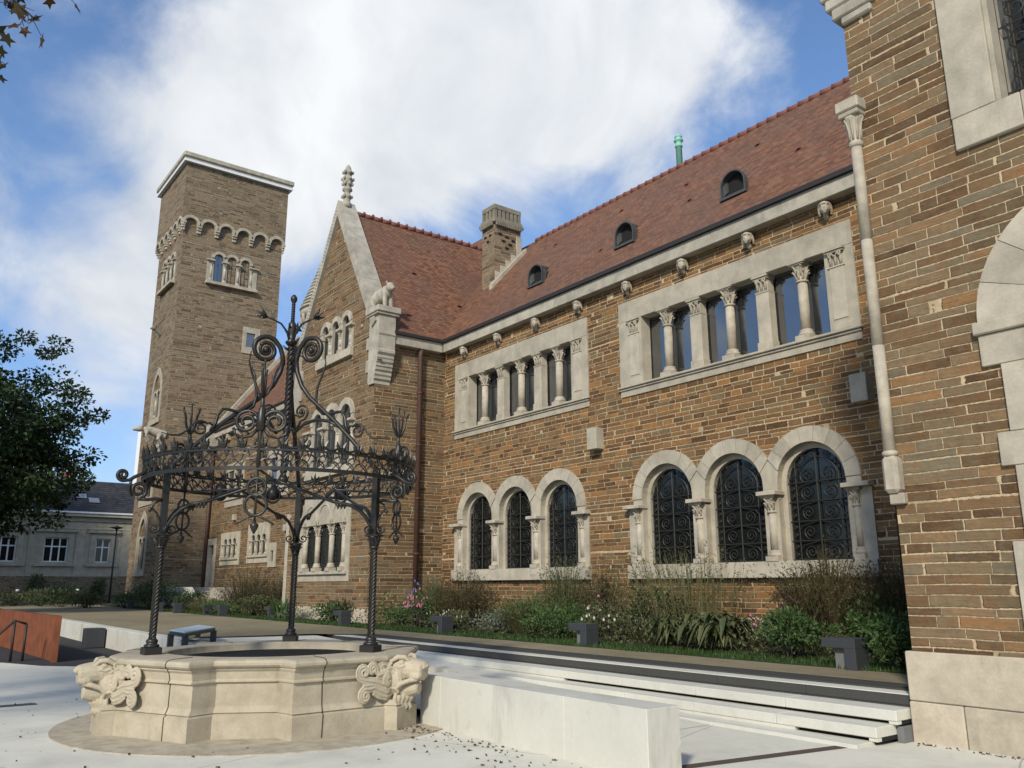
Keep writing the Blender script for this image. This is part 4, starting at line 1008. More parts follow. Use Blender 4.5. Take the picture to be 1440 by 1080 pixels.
pf = corbels(ST, ty0 - .2, ty1 + .1, 6, 1, tower); band(ST, ty0 - .195, ty1 + .1, 6, .2)
mb = MB(); mb.box(tx0 - .2, tx0 - .003, ty0 - .19, ty1 + .1, 22.1, 25.88); mb.build('wall', 'tower_stone', tower)
mb = MB(); mb.bbox(tx0 - .42, tx1 + .42, ty0 - .42, ty1 + .3, 25.9, 26.06, .01); mb.build('cornice', 'white_metal', tower)
mb = MB(); mb.bbox(tx0 - .40, tx1 + .40, ty0 - .40, ty1 + .28, 26.07, 26.18, .01); mb.bbox(tx0 - .48, tx1 + .48, ty0 - .48, ty1 + .36, 26.18, 26.5, .05); mb.build('parapet', 'weathered', tower)
for F, cs, x0, x1, lab in ((FT, t3x, -51.35, -48.45, 'triple arched belfry window on the narrow front face'), (ST, t3y, 13.37, 16.37, 'triple arched belfry window on the broad side face')):
    arcade(F, tower, list(cs), .27, .44, x0, x1, 18.75, 18.92, 20.28, 20.42, dep=.10, rc=.08, nv=7, label=lab, caph=.28, inner=False, pane='glass', sill_out=.18, vw=.10)
mb = MB(ST); mb.box(14.5, 16.0, 18.9, 20.75, -.055, -.035); mb.build('blocking', 'tower_stone', tower)
mb = MB(ST); mb.prism([(15.77, 14.95), (16.82, 14.95), (16.82, 16.57), (15.77, 16.57)], [[(16.0, 15.35), (16.53, 15.35), (16.53, 16.22), (16.0, 16.22)]], -.4, .04); ww = mb.build('window', 'trim', tower); ww['label'] = 'small square window in a pale stone surround'
mb = MB(ST); mb.box(15.95, 16.6, 15.3, 16.3, -.12, -.09); mb.build('pane', 'glass', ww)
for c, hw, z0, zs, lab in gw_:
    h2 = hw * .40
    mb = MB(FT); lights = [arch_hole(c - hw * .36, hw * .27, z0 + .38, zs - .12, 10), arch_hole(c + hw * .36, hw * .27, z0 + .38, zs - .12, 10)]
    mb.prism(gothic(c, hw, z0, zs), [gothic(c, hw - .26, z0 + .33, zs)], -.35, .05); ww = mb.build('window', 'trim', tower); ww['label'] = lab
    mb = MB(FT); mb.prism(gothic(c, hw - .25, z0 + .32, zs - .7) if False else [(c - hw + .27, z0 + .33), (c + hw - .27, z0 + .33), (c + hw - .27, zs + .25), (c - hw + .27, zs + .25)], lights, -.055, .005); mb.build('tracery', 'trim', ww)
    mb = MB(FT); mb.prism(gothic(c, hw - .27, zs + .2, zs + .22)[0:], [], -.24, -.14) if False else mb.prism([(c - hw + .3, zs + .26), (c + hw - .3, zs + .26), (c + hw * .45, zs + .75), (c, zs + 1.25), (c - hw * .45, zs + .75)], [], -.16, -.03); mb.build('tympanum', 'wing_stone', ww)
    mb = MB(FT); add_column(mb, c, .02, z0 + .36, zs - .1, .06, .26, .2); mb.build('column', 'carved', ww)
    mb = MB(FT); mb.box(c - hw + .1, c + hw - .1, z0 + .3, zs + .9, -.075, -.057); mb.build('pane', 'leaded', ww)
    mb = MB(FT); mb.bbox(c - hw - .05, c + hw + .05, z0, z0 + .33, .0, .1, .02); mb.build('sill', 'trim', ww)
mb = MB(FT); mb.prism([(-51.55, 5.95), (-48.8, 5.95), (-48.8, 7.95), (-51.55, 7.95)], [[(-51.2, 6.4), (-50.3, 6.4), (-50.3, 7.6), (-51.2, 7.6)], [(-50.05, 6.4), (-49.15, 6.4), (-49.15, 7.6), (-50.05, 7.6)]], -.35, .04); ww = mb.build('window', 'trim', tower); ww['label'] = 'square headed twin window between the pointed ones'
mb = MB(FT); mb.box(-51.3, -49.05, 6.3, 7.7, -.06, -.04); mb.build('pane', 'leaded', ww)
# gargoyles: a crouching beast at the front corner and a small head above
mb = MB(); c = (-47.62, 11.9, 9.6)
mb.tube([(0, .1, 0), (0, -.35, .12), (0, -.75, .22), (0, -1.05, .2)], [.28, .25, .22, .2], 10); mb.ball((0, -1.28, .26), (.17, .24, .17), 10, 8); mb.ball((0, -1.5, .2), (.1, .13, .09), 10, 7)
for s_ in (-1, 1):
    mb.tube([(s_ * .2, -.2, .05), (s_ * .26, -.35, -.25), (s_ * .22, -.12, -.5), (s_ * .2, -.3, -.65)], [.12, .11, .08, .07], 8); mb.tube([(s_ * .16, -.9, .15), (s_ * .22, -.95, -.15), (s_ * .2, -.75, -.4)], [.1, .08, .07], 8); mb.ball((s_ * .13, -1.18, .42), (.05, .06, .1), 8, 6)
mb.box(-.22, .22, -.4, .15, -.95, -.55)
q = sculpt(mb, .03, 3); b = MB(lambda x, y, z: (c[0] + x, c[1] + y, c[2] + z)); b.add(q.v, q.f, True); b.build('gargoyle', 'weathered', tower)
mb = MB(); mb.tube([(0, .1, -.25), (0, -.1, -.1), (0, -.3, .05)], [.16, .15, .13], 8); mb.ball((0, -.42, .12), (.15, .18, .16), 10, 7); mb.ball((0, -.58, .06), (.08, .1, .07), 8, 6); mb.ball((.1, -.36, .27), (.05, .05, .08), 8, 6); mb.ball((-.1, -.36, .27), (.05, .05, .08), 8, 6)
q = sculpt(mb, .03, 2); b = MB(lambda x, y, z: (-50.4 + x * .95, 11.9 + y * .95, 16.3 + z * .95)); b.add(q.v, q.f, True); b.build('gargoyle', 'chimney_stone', tower)
# ------------------------------------------------------------------ the well
WC = (-10.6, 4.2)
well = thing('wishing_well', 'round carved stone well with lion heads and a wrought iron canopy on three twisted poles', 'well', (WC[0], WC[1], 0))
LION = (-91, 29, 149)
def P3(a, r, z): return (WC[0] + r * math.cos(R(a)), WC[1] + r * math.sin(R(a)), z)
def well_outline(off):
    pts = []
    for L in LION:          # one third: pedestal, straight flank, recess, flank
        ax = R(L); ca, sa = math.cos(ax), math.sin(ax)
        def loc(x, y): return (x * ca - y * sa, x * sa + y * ca)
        pts += [loc(1.83 + off, -.24 - off * .5), loc(1.98 + off, -.215 - off * .5), loc(1.98 + off, .215 + off * .5), loc(1.83 + off, .24 + off * .5)]
        for rel, rr in ((43, 1.82), (47.5, 1.555), (72.5, 1.555), (77, 1.82)):
            a = R(L + rel); pts.append(((rr + off) * math.cos(a), (rr + off) * math.sin(a)))
    return [(WC[0] + x, WC[1] + y) for x, y in pts]
def rim_outline(off, r_ped):
    pts = []
    for L in LION:
        ax = R(L); ca, sa = math.cos(ax), math.sin(ax)
        def loc(x, y): return (x * ca - y * sa, x * sa + y * ca)
        pts += [loc(r_ped + off, -.24), loc(r_ped + off, .24)]
        for rel, rr in ((43, 1.82), (47.5, 1.555), (72.5, 1.555), (77, 1.82)):
            a = R(L + rel); pts.append(((rr + off) * math.cos(a), (rr + off) * math.sin(a)))
    return [(WC[0] + x, WC[1] + y) for x, y in pts]
def densify(p, k=5): 
    o = []
    for i in range(len(p)):
        a, b = p[i], p[(i + 1) % len(p)]
        o += [(a[0] + (b[0] - a[0]) * j / k, a[1] + (b[1] - a[1]) * j / k) for j in range(k)]
    return o
mb = MB(); prof = [(0, .04), (0, .245), (-.03, .262), (-.012, .275), (-.03, .30), (-.045, .325)]
rows = [well_outline(o) for o, z in prof]; zs_ = [z for o, z in prof]; n = len(rows[0])
rows = [well_outline(0.04)] + [well_outline(0.0)] + rows[1:]; zs_ = [-.02, .03] + zs_[1:]
rows[0] = well_outline(0.0)
for (o, z) in ((-.05, .34), (-.05, .575), (-.018, .585), (-.018, .60), (-.035, .615), (-.02, .69), (0.005, .715), (.0, .735)):
    rows.append([(p) for p in rim_outline(o, 1.82)]); zs_.append(z)
# the upper rows use the plain outline (two vertices per lion); duplicate so every row has the same count
full = []
for r_, z in zip(rows, zs_):
    if len(r_) != n:
        q = []
        for L in range(3):
            s_ = r_[L * 6:(L + 1) * 6]; q += [s_[0], s_[0], s_[1], s_[1]] + s_[2:]
        r_ = q
    full.append(densify(r_, 3))
N = len(full[0]); v = [(x, y, z) for r_, z in zip(full, zs_) for x, y in r_]
f = [(i * N + k, i * N + (k + 1) % N, (i + 1) * N + (k + 1) % N, (i + 1) * N + k) for i in range(len(full) - 1) for k in range(N)]
mb.add(v, f); basin = mb.build('basin', 'well', well, fix=True)
# rolled rim: bullnose outside, flat top, inner round wall
mb = MB(); rr = []
for o, z in ((.0, .732), (.035, .74), (.055, .76), (.058, .785), (.04, .808), (.0, .818), (-.06, .822)):
    q = rim_outline(o, 1.80); rr.append((densify(q, 4), z))
N = len(rr[0][0])
inner = []
for (x, y) in rr[0][0]:
    a = math.atan2(y - WC[1], x - WC[0]); inner.append(a)
for r_i, z in ((1.26, .822), (1.235, .81), (1.23, .715), (1.10, .70), (1.10, .3)): rr.append(([(WC[0] + r_i * math.cos(a), WC[1] + r_i * math.sin(a)) for a in inner], z))
v = [(x, y, z) for r_, z in rr for x, y in r_]
f = [(i * N + k, i * N + (k + 1) % N, (i + 1) * N + (k + 1) % N, (i + 1) * N + k) for i in range(len(rr) - 1) for k in range(N)]
mb.add(v, f); rim = mb.build('rim', 'well', well)
def ray_r(poly, a):      # radius at which a ray from the well centre leaves an outline
    dx, dy = math.cos(a), math.sin(a); best = 0
    for i in range(len(poly)):
        x1, y1 = poly[i][0] - WC[0], poly[i][1] - WC[1]; x2, y2 = poly[(i + 1) % len(poly)][0] - WC[0], poly[(i + 1) % len(poly)][1] - WC[1]
        ex, ey = x2 - x1, y2 - y1; det = ex * dy - ey * dx
        if abs(det) < 1e-9: continue
        u = (dx * y1 - dy * x1) / det; t_ = (ex * y1 - ey * x1) / det
        if 0 <= u <= 1 and t_ > best: best = t_
    return best
mb = MB()                # weathered joints between the stones
for L in LION:
    for rel in (32, 88):
        P = []; rr2 = random.Random(int(rel))
        for (r_, z) in list(zip(full, zs_)) + [(q_, z_) for q_, z_ in rr[:7]]:
            a = R(L + rel) + rr2.uniform(-.003, .003); q = ray_r(r_, a) + .001; P.append((WC[0] + q * math.cos(a), WC[1] + q * math.sin(a), z))
        P.append((WC[0] + 1.4 * math.cos(R(L + rel)), WC[1] + 1.4 * math.sin(R(L + rel)), .823))
        mb.tube(P, .0065, 5, smooth=False)
mb.build('joints', plain('mossy_joint', (.075, .06, .035), .95, var=.4, scale=30), basin)
mb = MB(); mb.lathe([(1.095, .69), (1.225, .695), (1.225, .726), (1.17, .729), (1.095, .727)], WC, 64); mb.build('basin_lining', 'white_metal', well)
mb = MB(); mb.add([(WC[0], WC[1], .732)] + [(WC[0] + 1.19 * math.cos(2 * PI * k / 48), WC[1] + 1.19 * math.sin(2 * PI * k / 48), .732) for k in range(48)], [(0, 1 + k, 1 + (k + 1) % 48) for k in range(48)]); mb.build('water', 'water', well)

# lion head ---------------------------------------------------------------------
def lion():
    mb = MB()
    mb.ball((1.72, 0, .58), (.30, .235, .235), 14, 10); mb.ball((1.90, 0, .66), (.16, .17, .135), 12, 8)
    # blunt muzzle with nose, nostrils and upper lip
    mb.tube([(1.86, 0, .655), (2.00, 0, .65), (2.12, 0, .645), (2.19, 0, .64), (2.205, 0, .64)], [.145, .13, .118, .108, .08], 14); mb.ball((2.17, 0, .705), (.07, .085, .045), 10, 7)
    mb.tube([(2.21, -.055, .675), (2.225, 0, .69), (2.21, .055, .675)], [.022, .03, .022], 8)
    for s in (-1, 1):
        mb.ball((2.12, s * .075, .585), (.085, .055, .055), 10, 7)
        mb.ball((1.955, s * .118, .725), (.046, .036, .030), 10, 7)
        mb.tube([(1.86, s * .17, .745), (1.93, s * .15, .79), (2.00, s * .105, .785), (2.045, s * .075, .735)], [.022, .032, .030, .016], 8)
        mb.tube([(1.885, s * .17, .70), (1.95, s * .155, .678), (2.01, s * .125, .695)], .014, 6)
        mb.tube([(x, s * (.19 + .01 * k / 16), z) for k, (x, z) in enumerate(spiral(1.80, .71, .075, .012, 0, 1.6, 20))], .017, 6)
        mb.tube([(2.15, s * .075, .545), (2.07, s * .12, .535), (1.98, s * .155, .50), (1.93, s * .17, .45), (1.95, s * .15, .40)], [.024, .028, .030, .028, .02], 8)   # lip fold round the corner of the mouth
        mb.ball((1.86, s * .13, .52), (.13, .085, .14), 10, 7)
    # lower jaw and throat
    mb.tube([(1.74, 0, .44), (1.92, 0, .425), (2.05, 0, .44), (2.125, 0, .455), (2.14, 0, .455)], [.14, .105, .088, .072, .05], 12)
    mb.ball((1.80, 0, .42), (.15, .16, .12), 10, 7)
    mb.tube([(1.74, 0, .40), (1.86, 0, .30), (1.88, 0, .2)], [.16, .12, .08], 10)
    for k in range(9):     # beard locks
        y = -.16 + k * .04; q = abs(y)
        mb.tube([(2.05 - q * .9, y * .8, .40), (2.04 - q * .8, y * 1.0, .345), (2.0 - q * .6, y * 1.05, .29), (2.02 - q * .7, y * 1.0 + .01, .235), (1.97 - q * .5, y * .9 + .015, .175)], [.020, .026, .026, .020, .007], 7)
    for s in (-1, 1):      # locks sweeping back from the cheeks
        for k in range(5):
            z = .46 + k * .055
            mb.tube([(1.95 - k * .012, s * .165, z - .03), (1.86, s * .215, z + .015), (1.78, s * .235, z - .01), (1.70, s * .27, z + .02)], [.012, .022, .022, .014], 6)
    # mane: locks lying along the flanks of the well
    def wall(s, z, out, sg): return (1.80 - .42 * max(0, s - .06) + out, sg * (.20 + .88 * s), z)
    for sg in (-1, 1):
        def lock(pts, r0, sp=None, out=.045):
            Q = [wall(s, z, out, sg) for s, z in pts]
            rs = [r0 * (1.15 - .35 * i / len(Q)) for i in range(len(Q))]
            if sp:
                cs, cz, r1, a0, tn = sp
                sp2 = spiral(cs, cz, r1, .014, a0, tn, 22); Q += [wall(s, z, out + .01 * i / 22, sg) for i, (s, z) in enumerate(sp2)]; rs += [r0 * (.8 - .3 * i / 22) for i in range(len(sp2))]
            N_ = len(Q)
            for k_ in (-1, 0, 1):
                V_ = []
                for i in range(N_):
                    p = Vector(Q[i]); t_ = Vector(Q[min(i + 1, N_ - 1)]) - Vector(Q[max(i - 1, 0)]); nn_ = t_.cross(Vector((1, 0, 0)))
                    nn_ = nn_.normalized() if nn_.length > 1e-6 else Vector((0, 0, 1)); f_ = min(1.0, (N_ - i) / (N_ * .45)) if sp else 1.0
                    V_.append(tuple(p + nn_ * k_ * rs[i] * .95 * f_ + Vector((.012 if k_ == 0 else 0, 0, 0))))
                mb.tube(V_, [max(.009, q_ * .50) for q_ in rs], 7)
        lock([(-.08, .60), (.05, .585), (.14, .60), (.19, .65)], .034, (.25, .675, .06, PI, -1.5))
        lock([(-.08, .50), (.08, .49), (.20, .535), (.30, .55), (.40, .575)], .036, (.37, .645, .075, -.9, 1.6))
        lock([(-.10, .55), (.0, .53), (.05, .50)], .03, (.06, .555, .055, -1.6, 1.7), .075)
        lock([(-.06, .42), (.06, .41), (.15, .44), (.22, .475), (.30, .46)], .036, (.34, .395, .075, 1.9, -1.7))
        lock([(-.05, .46), (.10, .445), (.20, .50), (.30, .505), (.38, .50)], .026)
        lock([(-.06, .38), (.05, .365), (.15, .385), (.23, .43)], .030)
        lock([(-.08, .66), (.02, .70), (.10, .71), (.16, .69)], .030, (.12, .665, .045, .6, -1.2), .03)
        lock([(-.08, .63), (.06, .635), (.12, .62), (.20, .60)], .024, None, .06)
        mb.ball((1.74, sg * .22, .52), (.16, .10, .20), 10, 8)
    mb.tube([(1.62, -.2, .73), (1.66, 0, .77), (1.62, .2, .73)], .06, 8)
    q = sculpt(mb, .0065, 1)
    return q
lq = lion(); lf = None
for L in LION:
    if lf is None:
        b = MB(); b.v = lq.v; b.f = lq.f; b.smooth = lq.smooth; lf = b.build('lion_head', 'well', None, fix=False); o = lf
    else: o = lf.copy(); sc.collection.objects.link(o)
    o.parent = well; o.location = (0, 0, 0); o.rotation_euler = (0, 0, R(L))

# poles ---------------------------------------------------------------------------
RP = 1.455
def twisted(c, z0, z1, r, lobes=6, pitch=.21, n=24, cl=.2):
    v, f = [], []; m_ = int((z1 - z0) / .011)
    for i in range(m_ + 1):
        z = z0 + (z1 - z0) * i / m_
        for k in range(n):
            a = 2 * PI * k / n; rr_ = r * (1 + cl * math.cos(lobes * a)); b = a + 2 * PI * z / (pitch * lobes) * 1.0
            v.append((c[0] + rr_ * math.cos(b), c[1] + rr_ * math.sin(b), z))
    for i in range(m_):
        for k in range(n): f.append((i * n + k, i * n + (k + 1) % n, (i + 1) * n + (k + 1) % n, (i + 1) * n + k))
    return v, f
for L in LION:
    c = P3(L, RP, 0)
    mb = MB(); mb.add(*twisted(c, .96, 2.04, .036, 6, .045, 30, .24), True); pole = mb.build('pole', 'iron', well)
    mb = MB(); q = MB(lambda x, y, z: (c[0] + x * math.cos(R(L)) - y * math.sin(R(L)), c[1] + x * math.sin(R(L)) + y * math.cos(R(L)), z))
    q.bbox(-.10, .10, -.10, .10, .815, .905, .012); q.lathe([(.085, .905), (.09, .92), (.075, .935), (.06, .94), (.066, .96), (.07, .975), (.055, .99), (.045, 1.0)], (0, 0), 14); q.build('pole_base', 'iron', pole)
    q = MB(q.F); q.lathe([(.040, 2.03), (.058, 2.035), (.058, 2.05), (.045, 2.06), (.05, 2.10), (.075, 2.16), (.085, 2.175)], (0, 0), 14)
    q.bbox(-.085, .085, -.085, .085, 2.175, 2.20, .006)
    for k in range(8):
        a = 2 * PI * k / 8 + .4; q.tube([(r_ * math.cos(a), r_ * math.sin(a), z) for r_, z in ((.045, 2.06), (.055, 2.11), (.085, 2.145), (.10, 2.14))], [.012, .014, .011, .006], 5)
    q.build('capital', 'iron', pole)
    q = MB(q.F); q.box(-.036, .036, -.036, .036, 2.2, 3.02); q.build('bar', 'iron', pole)
    # radial scrolls (local x = outwards)
    q = MB(q.F)
    def rad(pts, y=0.0): return [(x, y, z) for x, z in pts]
    q.tube(rad([(.03, 2.60), (.10, 2.615), (.20, 2.60), (.30, 2.60)] + spiral(.315, 2.705, .105, .02, -PI / 2, -1.6 , 28)), [.022] * 33, 6)
    q.tube(rad([(.22, 2.93), (.30, 2.90), (.37, 2.86), (.42, 2.82), (.48, 2.81)] + spiral(.50, 2.875, .068, .014, -PI / 2, 1.5, 24)), [.022] * 30, 6)
    q.tube(rad([(.40, 2.84), (.41, 2.78), (.42, 2.70), (.38, 2.63)]), .016, 6)
    q.tube(rad([(.03, 2.28), (.04, 2.35), (.08, 2.44), (.14, 2.50), (.12, 2.56), (.06, 2.60)]), .014, 6)
    q.tube(rad([(.14, 2.50), (.165, 2.475), (.17, 2.45)]), [.016, .024, .008], 6)
    q.tube(rad([(.03, 2.30)] + spiral(.10, 2.265, .06, .014, PI, 1.35, 18)), .011, 5)
    q.tube(rad([(-.03, 2.30)] + spiral(-.10, 2.265, .06, .014, 0, -1.35, 18)), .011, 5)
    q.tube([(0, .03, 2.30)] + [(0, y, z) for y, z in spiral(.10, 2.265, .06, .014, PI, 1.35, 18)], .010, 5)
    q.tube([(0, -.03, 2.30)] + [(0, y, z) for y, z in spiral(-.10, 2.265, .06, .014, 0, -1.35, 18)], .010, 5)
    q.build('scroll_bracket', 'iron', pole)
# ring with lattice and cresting ------------------------------------------------------
RR = 1.70
def circ(r, z, n=96): return [(WC[0] + r * math.cos(2 * PI * k / n), WC[1] + r * math.sin(2 * PI * k / n), z) for k in range(n)]
def hoop(mb, r0, r1, z0, z1, n=96):
    v = []; 
    for r_, z in ((r0, z0), (r1, z0), (r1, z1), (r0, z1)): v += circ(r_, z, n)
    mb.add(v, [(i * n + k, i * n + (k + 1) % n, ((i + 1) % 4) * n + (k + 1) % n, ((i + 1) % 4) * n + k) for i in range(4) for k in range(n)])
mb = MB(); hoop(mb, RR - .012, RR + .018, 2.858, 2.90); hoop(mb, RR - .012, RR + .02, 3.078, 3.10)
ring = mb.build('canopy_ring', 'iron', well)
mb = MB(); nn = 58
for row in range(3):
    z0 = 2.90 + row * .06
    for k in range(nn):
        a0 = 360 * (k + .5 * (row % 2)) / nn; w_ = 360 / nn * .98; P = []
        for j in range(9):
            t = PI * j / 8; P.append(P3(a0 + w_ * (.5 - .5 * math.cos(t)) * 1.0, RR + .003, z0 + .088 * math.sin(t)))
        mb.tube(P, .0095, 4, smooth=False, cap=False)
for k in range(nn * 2):
    a = 360 * k / (nn * 2); s_ = 1 if k % 2 else -1
    mb.tube([P3(a, RR - .002, 2.90), P3(a + s_ * 3.0, RR - .002, 2.985), P3(a + s_ * 4.2, RR - .002, 3.08)], .007, 3, smooth=False, cap=False)
mb.build('lattice', 'iron', ring)
mb = MB(); nc = 48
for k in range(nc):
    a = 360 * k / nc; da = 360 / nc
    # cup scroll between leaves
    P = []
    for j in range(11):
        t = PI + PI * j / 10; P.append(P3(a + da * .5 + da * .40 * math.cos(t), RR, 3.175 + .062 * math.sin(t)))
    mb.tube(P, [.007, .011, .014, .015, .015, .015, .015, .015, .014, .011, .007], 5)
    for sg in (-1, 1): mb.ball(P3(a + da * .5 + sg * da * .30, RR, 3.175), .013, 6, 4)
    # three pointed leaf
    for lean, hh in ((-1, .065), (0, .115), (1, .065)):
        b0 = P3(a + lean * .5, RR, 3.10); p1 = P3(a + lean * 1.1, RR + .012, 3.155); p2 = P3(a + lean * 2.0, RR + .03, 3.155 + hh)
        mb.tube([b0, p1, p2], [.012, .024, .004], 4, smooth=False)
mb.build('cresting', 'iron', ring)
for a in (67, 127, 163, 190, 247):
    mb = MB(); c = P3(a, RR - .05, 2.93)
    mb.tube([(c[0] + .10 * math.cos(t) * -math.sin(R(a)), c[1] + .10 * math.cos(t) * math.cos(R(a)), c[2] - .02 + .11 * math.sin(t)) for t in [2 * PI * i / 18 for i in range(18)]], .020, 6, closed=True)
    mb.ball(c, (.085, .085, .10), 10, 7); mb.tube([P3(a, RR - .02, 3.06), P3(a, RR - .05, 3.0)], .02, 6)
    mb.build('boss', 'iron', ring)
# struts from each pole top along the chord to the ring
for L in LION:
    for sg in (-1, 1):
        A = Vector(P3(L, RP, 0)); B = Vector(P3(L + sg * 120, RP, 0)); d = (B - A).normalized()
        def q3(s, z): p = A + d * s; return (p.x, p.y, z)
        mb = MB(); P = [q3(.03, 2.22), q3(.06, 2.32), q3(.12, 2.42), q3(.20, 2.50), q3(.30, 2.555), q3(.40, 2.575), q3(.52, 2.60), q3(.8, 2.70), q3(1.1, 2.81), q3(1.25, 2.865)]
        mb.tube(P, [.024] * 6 + [.020] * 4, 6)
        for s_ in (.40, .44, .48): mb.tube([q3(s_, 2.58), q3(s_ - .03, 2.54), q3(s_ - .02, 2.505)], [.022, .02, .004], 5)
        e = B + (A - B) * .5 ; o_ = Vector(P3(L + sg * 60, RR, 0))
        mb.tube([q3(1.25, 2.865), tuple(Vector((o_.x, o_.y, 2.87)) * .5 + Vector(q3(1.25, 2.865)) * .5), (o_.x, o_.y, 2.87)], .014, 5)
        mb.build('strut', 'iron', well)
# trident posts and pendants at the middle of each bay
for M_ in (-31, 89, 209):
    ca, sa = math.cos(R(M_)), math.sin(R(M_)); c = P3(M_, RR, 0)
    FP = lambda x, y, z: (c[0] + x * ca - y * sa, c[1] + x * sa + y * ca, z)     # x outwards, y along the ring
    mb = MB(FP)
    mb.tube([(0, 0, 2.88), (0, 0, 3.2), (.01, 0, 3.45), (-.01, 0, 3.62), (.0, 0, 3.74)], [.026, .026, .034, .024, .019], 8)
    for k, (dx, dy) in enumerate(((0, 0), (.10, 0), (-.10, 0), (0, .10), (0, -.10))):
        hgt = 4.12 if k == 0 else 4.04
        mb.tube([(0, 0, 3.68), (dx * .5, dy * .5, 3.74), (dx * .95, dy * .95, 3.84), (dx * 1.05, dy * 1.05, 3.94), (dx * 1.5, dy * 1.5, hgt)], [.017, .017, .016, .015, .009], 6); mb.ball((dx * 1.5, dy * 1.5, hgt), (.014, .014, .022), 6, 5)
    post = mb.build('trident_post', 'iron', well)
    mb = MB(FP)
    for s_ in (-1, 1):
        mb.tube([(0, s_ * .02, 3.42)] + [(0, y, z) for y, z in spiral(s_ * .16, 3.40, .135, .045, PI / 2 + s_ * .9, -s_ * 1.5, 34)], .021, 6)
        mb.tube([(0, s_ * .02, 3.34), (0, s_ * .10, 3.24), (0, s_ * .20, 3.22), (0, s_ * .28, 3.26), (0, s_ * .30, 3.33)], .018, 6); mb.ball((0, s_ * .06, 3.37), .028, 8, 6); mb.ball((0, s_ * .20, 3.38), .024, 8, 6)
    mb.lathe([(.05, 3.30), (.055, 3.42), (.04, 3.56), (.015, 3.6)], (0, 0), 8)
    mb.build('scroll_pair', 'iron', post)
    mb = MB(FP)
    mb.add(*[(lambda v_, f_: (v_, f_))(*twisted((0, 0), 2.27, 2.88, .013, 4, .1, 12))], True) if False else mb.tube([(0, 0, 2.26), (0, 0, 2.88)], .013, 6)
    for zc, r_ in ((2.665, .098), (2.465, .118)):
        mb.tube([(0, r_ * math.cos(t), zc + r_ * math.sin(t)) for t in [2 * PI * i / 26 for i in range(26)]], .017, 6, closed=True)
    for s_ in (-1, 1): mb.tube([(0, s_ * .01, 2.36), (0, s_ * .08, 2.325), (0, s_ * .17, 2.275), (0, s_ * .21, 2.25)], [.014, .014, .012, .010], 6)
    mb.lathe([(.008, 2.15), (.03, 2.19), (.045, 2.225), (.048, 2.25), (.02, 2.27), (.018, 2.30)], (0, 0), 10)
    mb.build('pendant', 'iron', well)
# ribs rising to the centre
for L in LION:
    ca, sa = math.cos(R(L)), math.sin(R(L))
    FR_ = lambda r_, t, z: (WC[0] + r_ * ca - t * sa, WC[1] + r_ * sa + t * ca, z)
    mb = MB(FR_)
    main = [(1.455, 3.0), (1.30, 3.16), (1.05, 3.42), (.80, 3.66), (.55, 3.87), (.36, 4.03), (.22, 4.20), (.13, 4.40), (.10, 4.58)]
    mb.tube([(a, 0, b) for a, b in main], [.029] * 5 + [.030, .031, .033, .033], 8)
    mb.tube([(.10, 0, 4.5), (.11, 0, 4.62), (.15, 0, 4.74), (.22, 0, 4.82)] + [(a, 0, b) for a, b in spiral(.345, 4.68, .19, .085, 2.2, -1.25, 40)], [.034] * 4 + [.034 - .008 * i / 40 for i in range(41)], 8)
    mb.tube([(a, 0, b) for a, b in spiral(.345, 4.68, .085, .03, 2.2 - 1.25 * 2 * PI, -.9, 16)], .024, 7); mb.ball((.345, 0, 4.68), .045, 10, 7)
    rib = mb.build('rib', 'iron', well)
    mb = MB(FR_)   # wavy tendril, loop and tail
    ten = [(1.0, 3.50), (.94, 3.60), (.92, 3.72), (.86, 3.80), (.78, 3.80), (.66, 3.78), (.56, 3.80), (.47, 3.88), (.44, 4.02), (.46, 4.18), (.53, 4.34), (.57, 4.48), (.55, 4.62)]
    mb.tube([(a, .03, b) for a, b in ten], [.021] * 9 + [.018, .015, .012, .007], 6)
    mb.tube([(a, .03, b) for a, b in [(.95, 3.56), (1.02, 3.60)] + spiral(1.12, 3.52, .10, .03, 2.4, -1.5, 26)], .014, 6)
    mb.tube([(a, .03, b) for a, b in ((1.06, 3.60), (1.20, 3.58), (1.28, 3.48), (1.36, 3.41), (1.46, 3.40), (1.58, 3.42))], [.014, .014, .013, .012, .010, .006], 6)
    mb.tube([(a, 0, b) for a, b in ((.88, 3.58), (.70, 3.68), (.50, 3.72), (.30, 3.68), (.12, 3.56))], .023, 6)
    mb.tube([(a, 0, b) for a, b in [(.16, 3.60)] + spiral(.235, 3.84, .12, .03, -PI / 2, 1.5, 26)], .015, 6); mb.ball((.235, 0, 3.84), .03, 8, 6)
    mb.tube([(a, .0, b) for a, b in [(.04, 3.10), (.12, 3.06), (.22, 3.10), (.28, 3.22), (.30, 3.34)] + spiral(.37, 3.40, .06, .015, PI, -1.0, 14)], .016, 6)
    mb.build('tendril', 'iron', rib)
    mb = MB(FR_)   # leaf arm of the finial
    mb.tube([(a, 0, b) for a, b in ((.03, 4.85), (.07, 4.98), (.16, 5.08), (.28, 5.12), (.38, 5.14))], [.016, .015, .014, .013, .012], 6)
    for dt, dz, ln in ((0, .05, .15), (.06, .0, .13), (-.06, .0, .13), (0, -.05, .10), (0, .13, .10)):
        mb.tube([(.36, 0, 5.14), (.41, dt * .6, 5.145 + dz * .3), (.36 + ln, dt, 5.15 + dz)], [.015, .026, .003], 5)
    mb.build('flower_arm', 'iron', rib)
mb = MB(); mb.add(*twisted((WC[0], WC[1]), 2.95, 4.9, .036, 4, .07, 20, .28), True)
mb.lathe([(.05, 2.9), (.07, 2.95), (.05, 3.0)], WC, 10)
mb.lathe([(.04, 4.78), (.075, 4.82), (.085, 4.84), (.04, 4.88), (.045, 4.95), (.06, 5.02), (.05, 5.10), (.03, 5.14)], WC, 12)
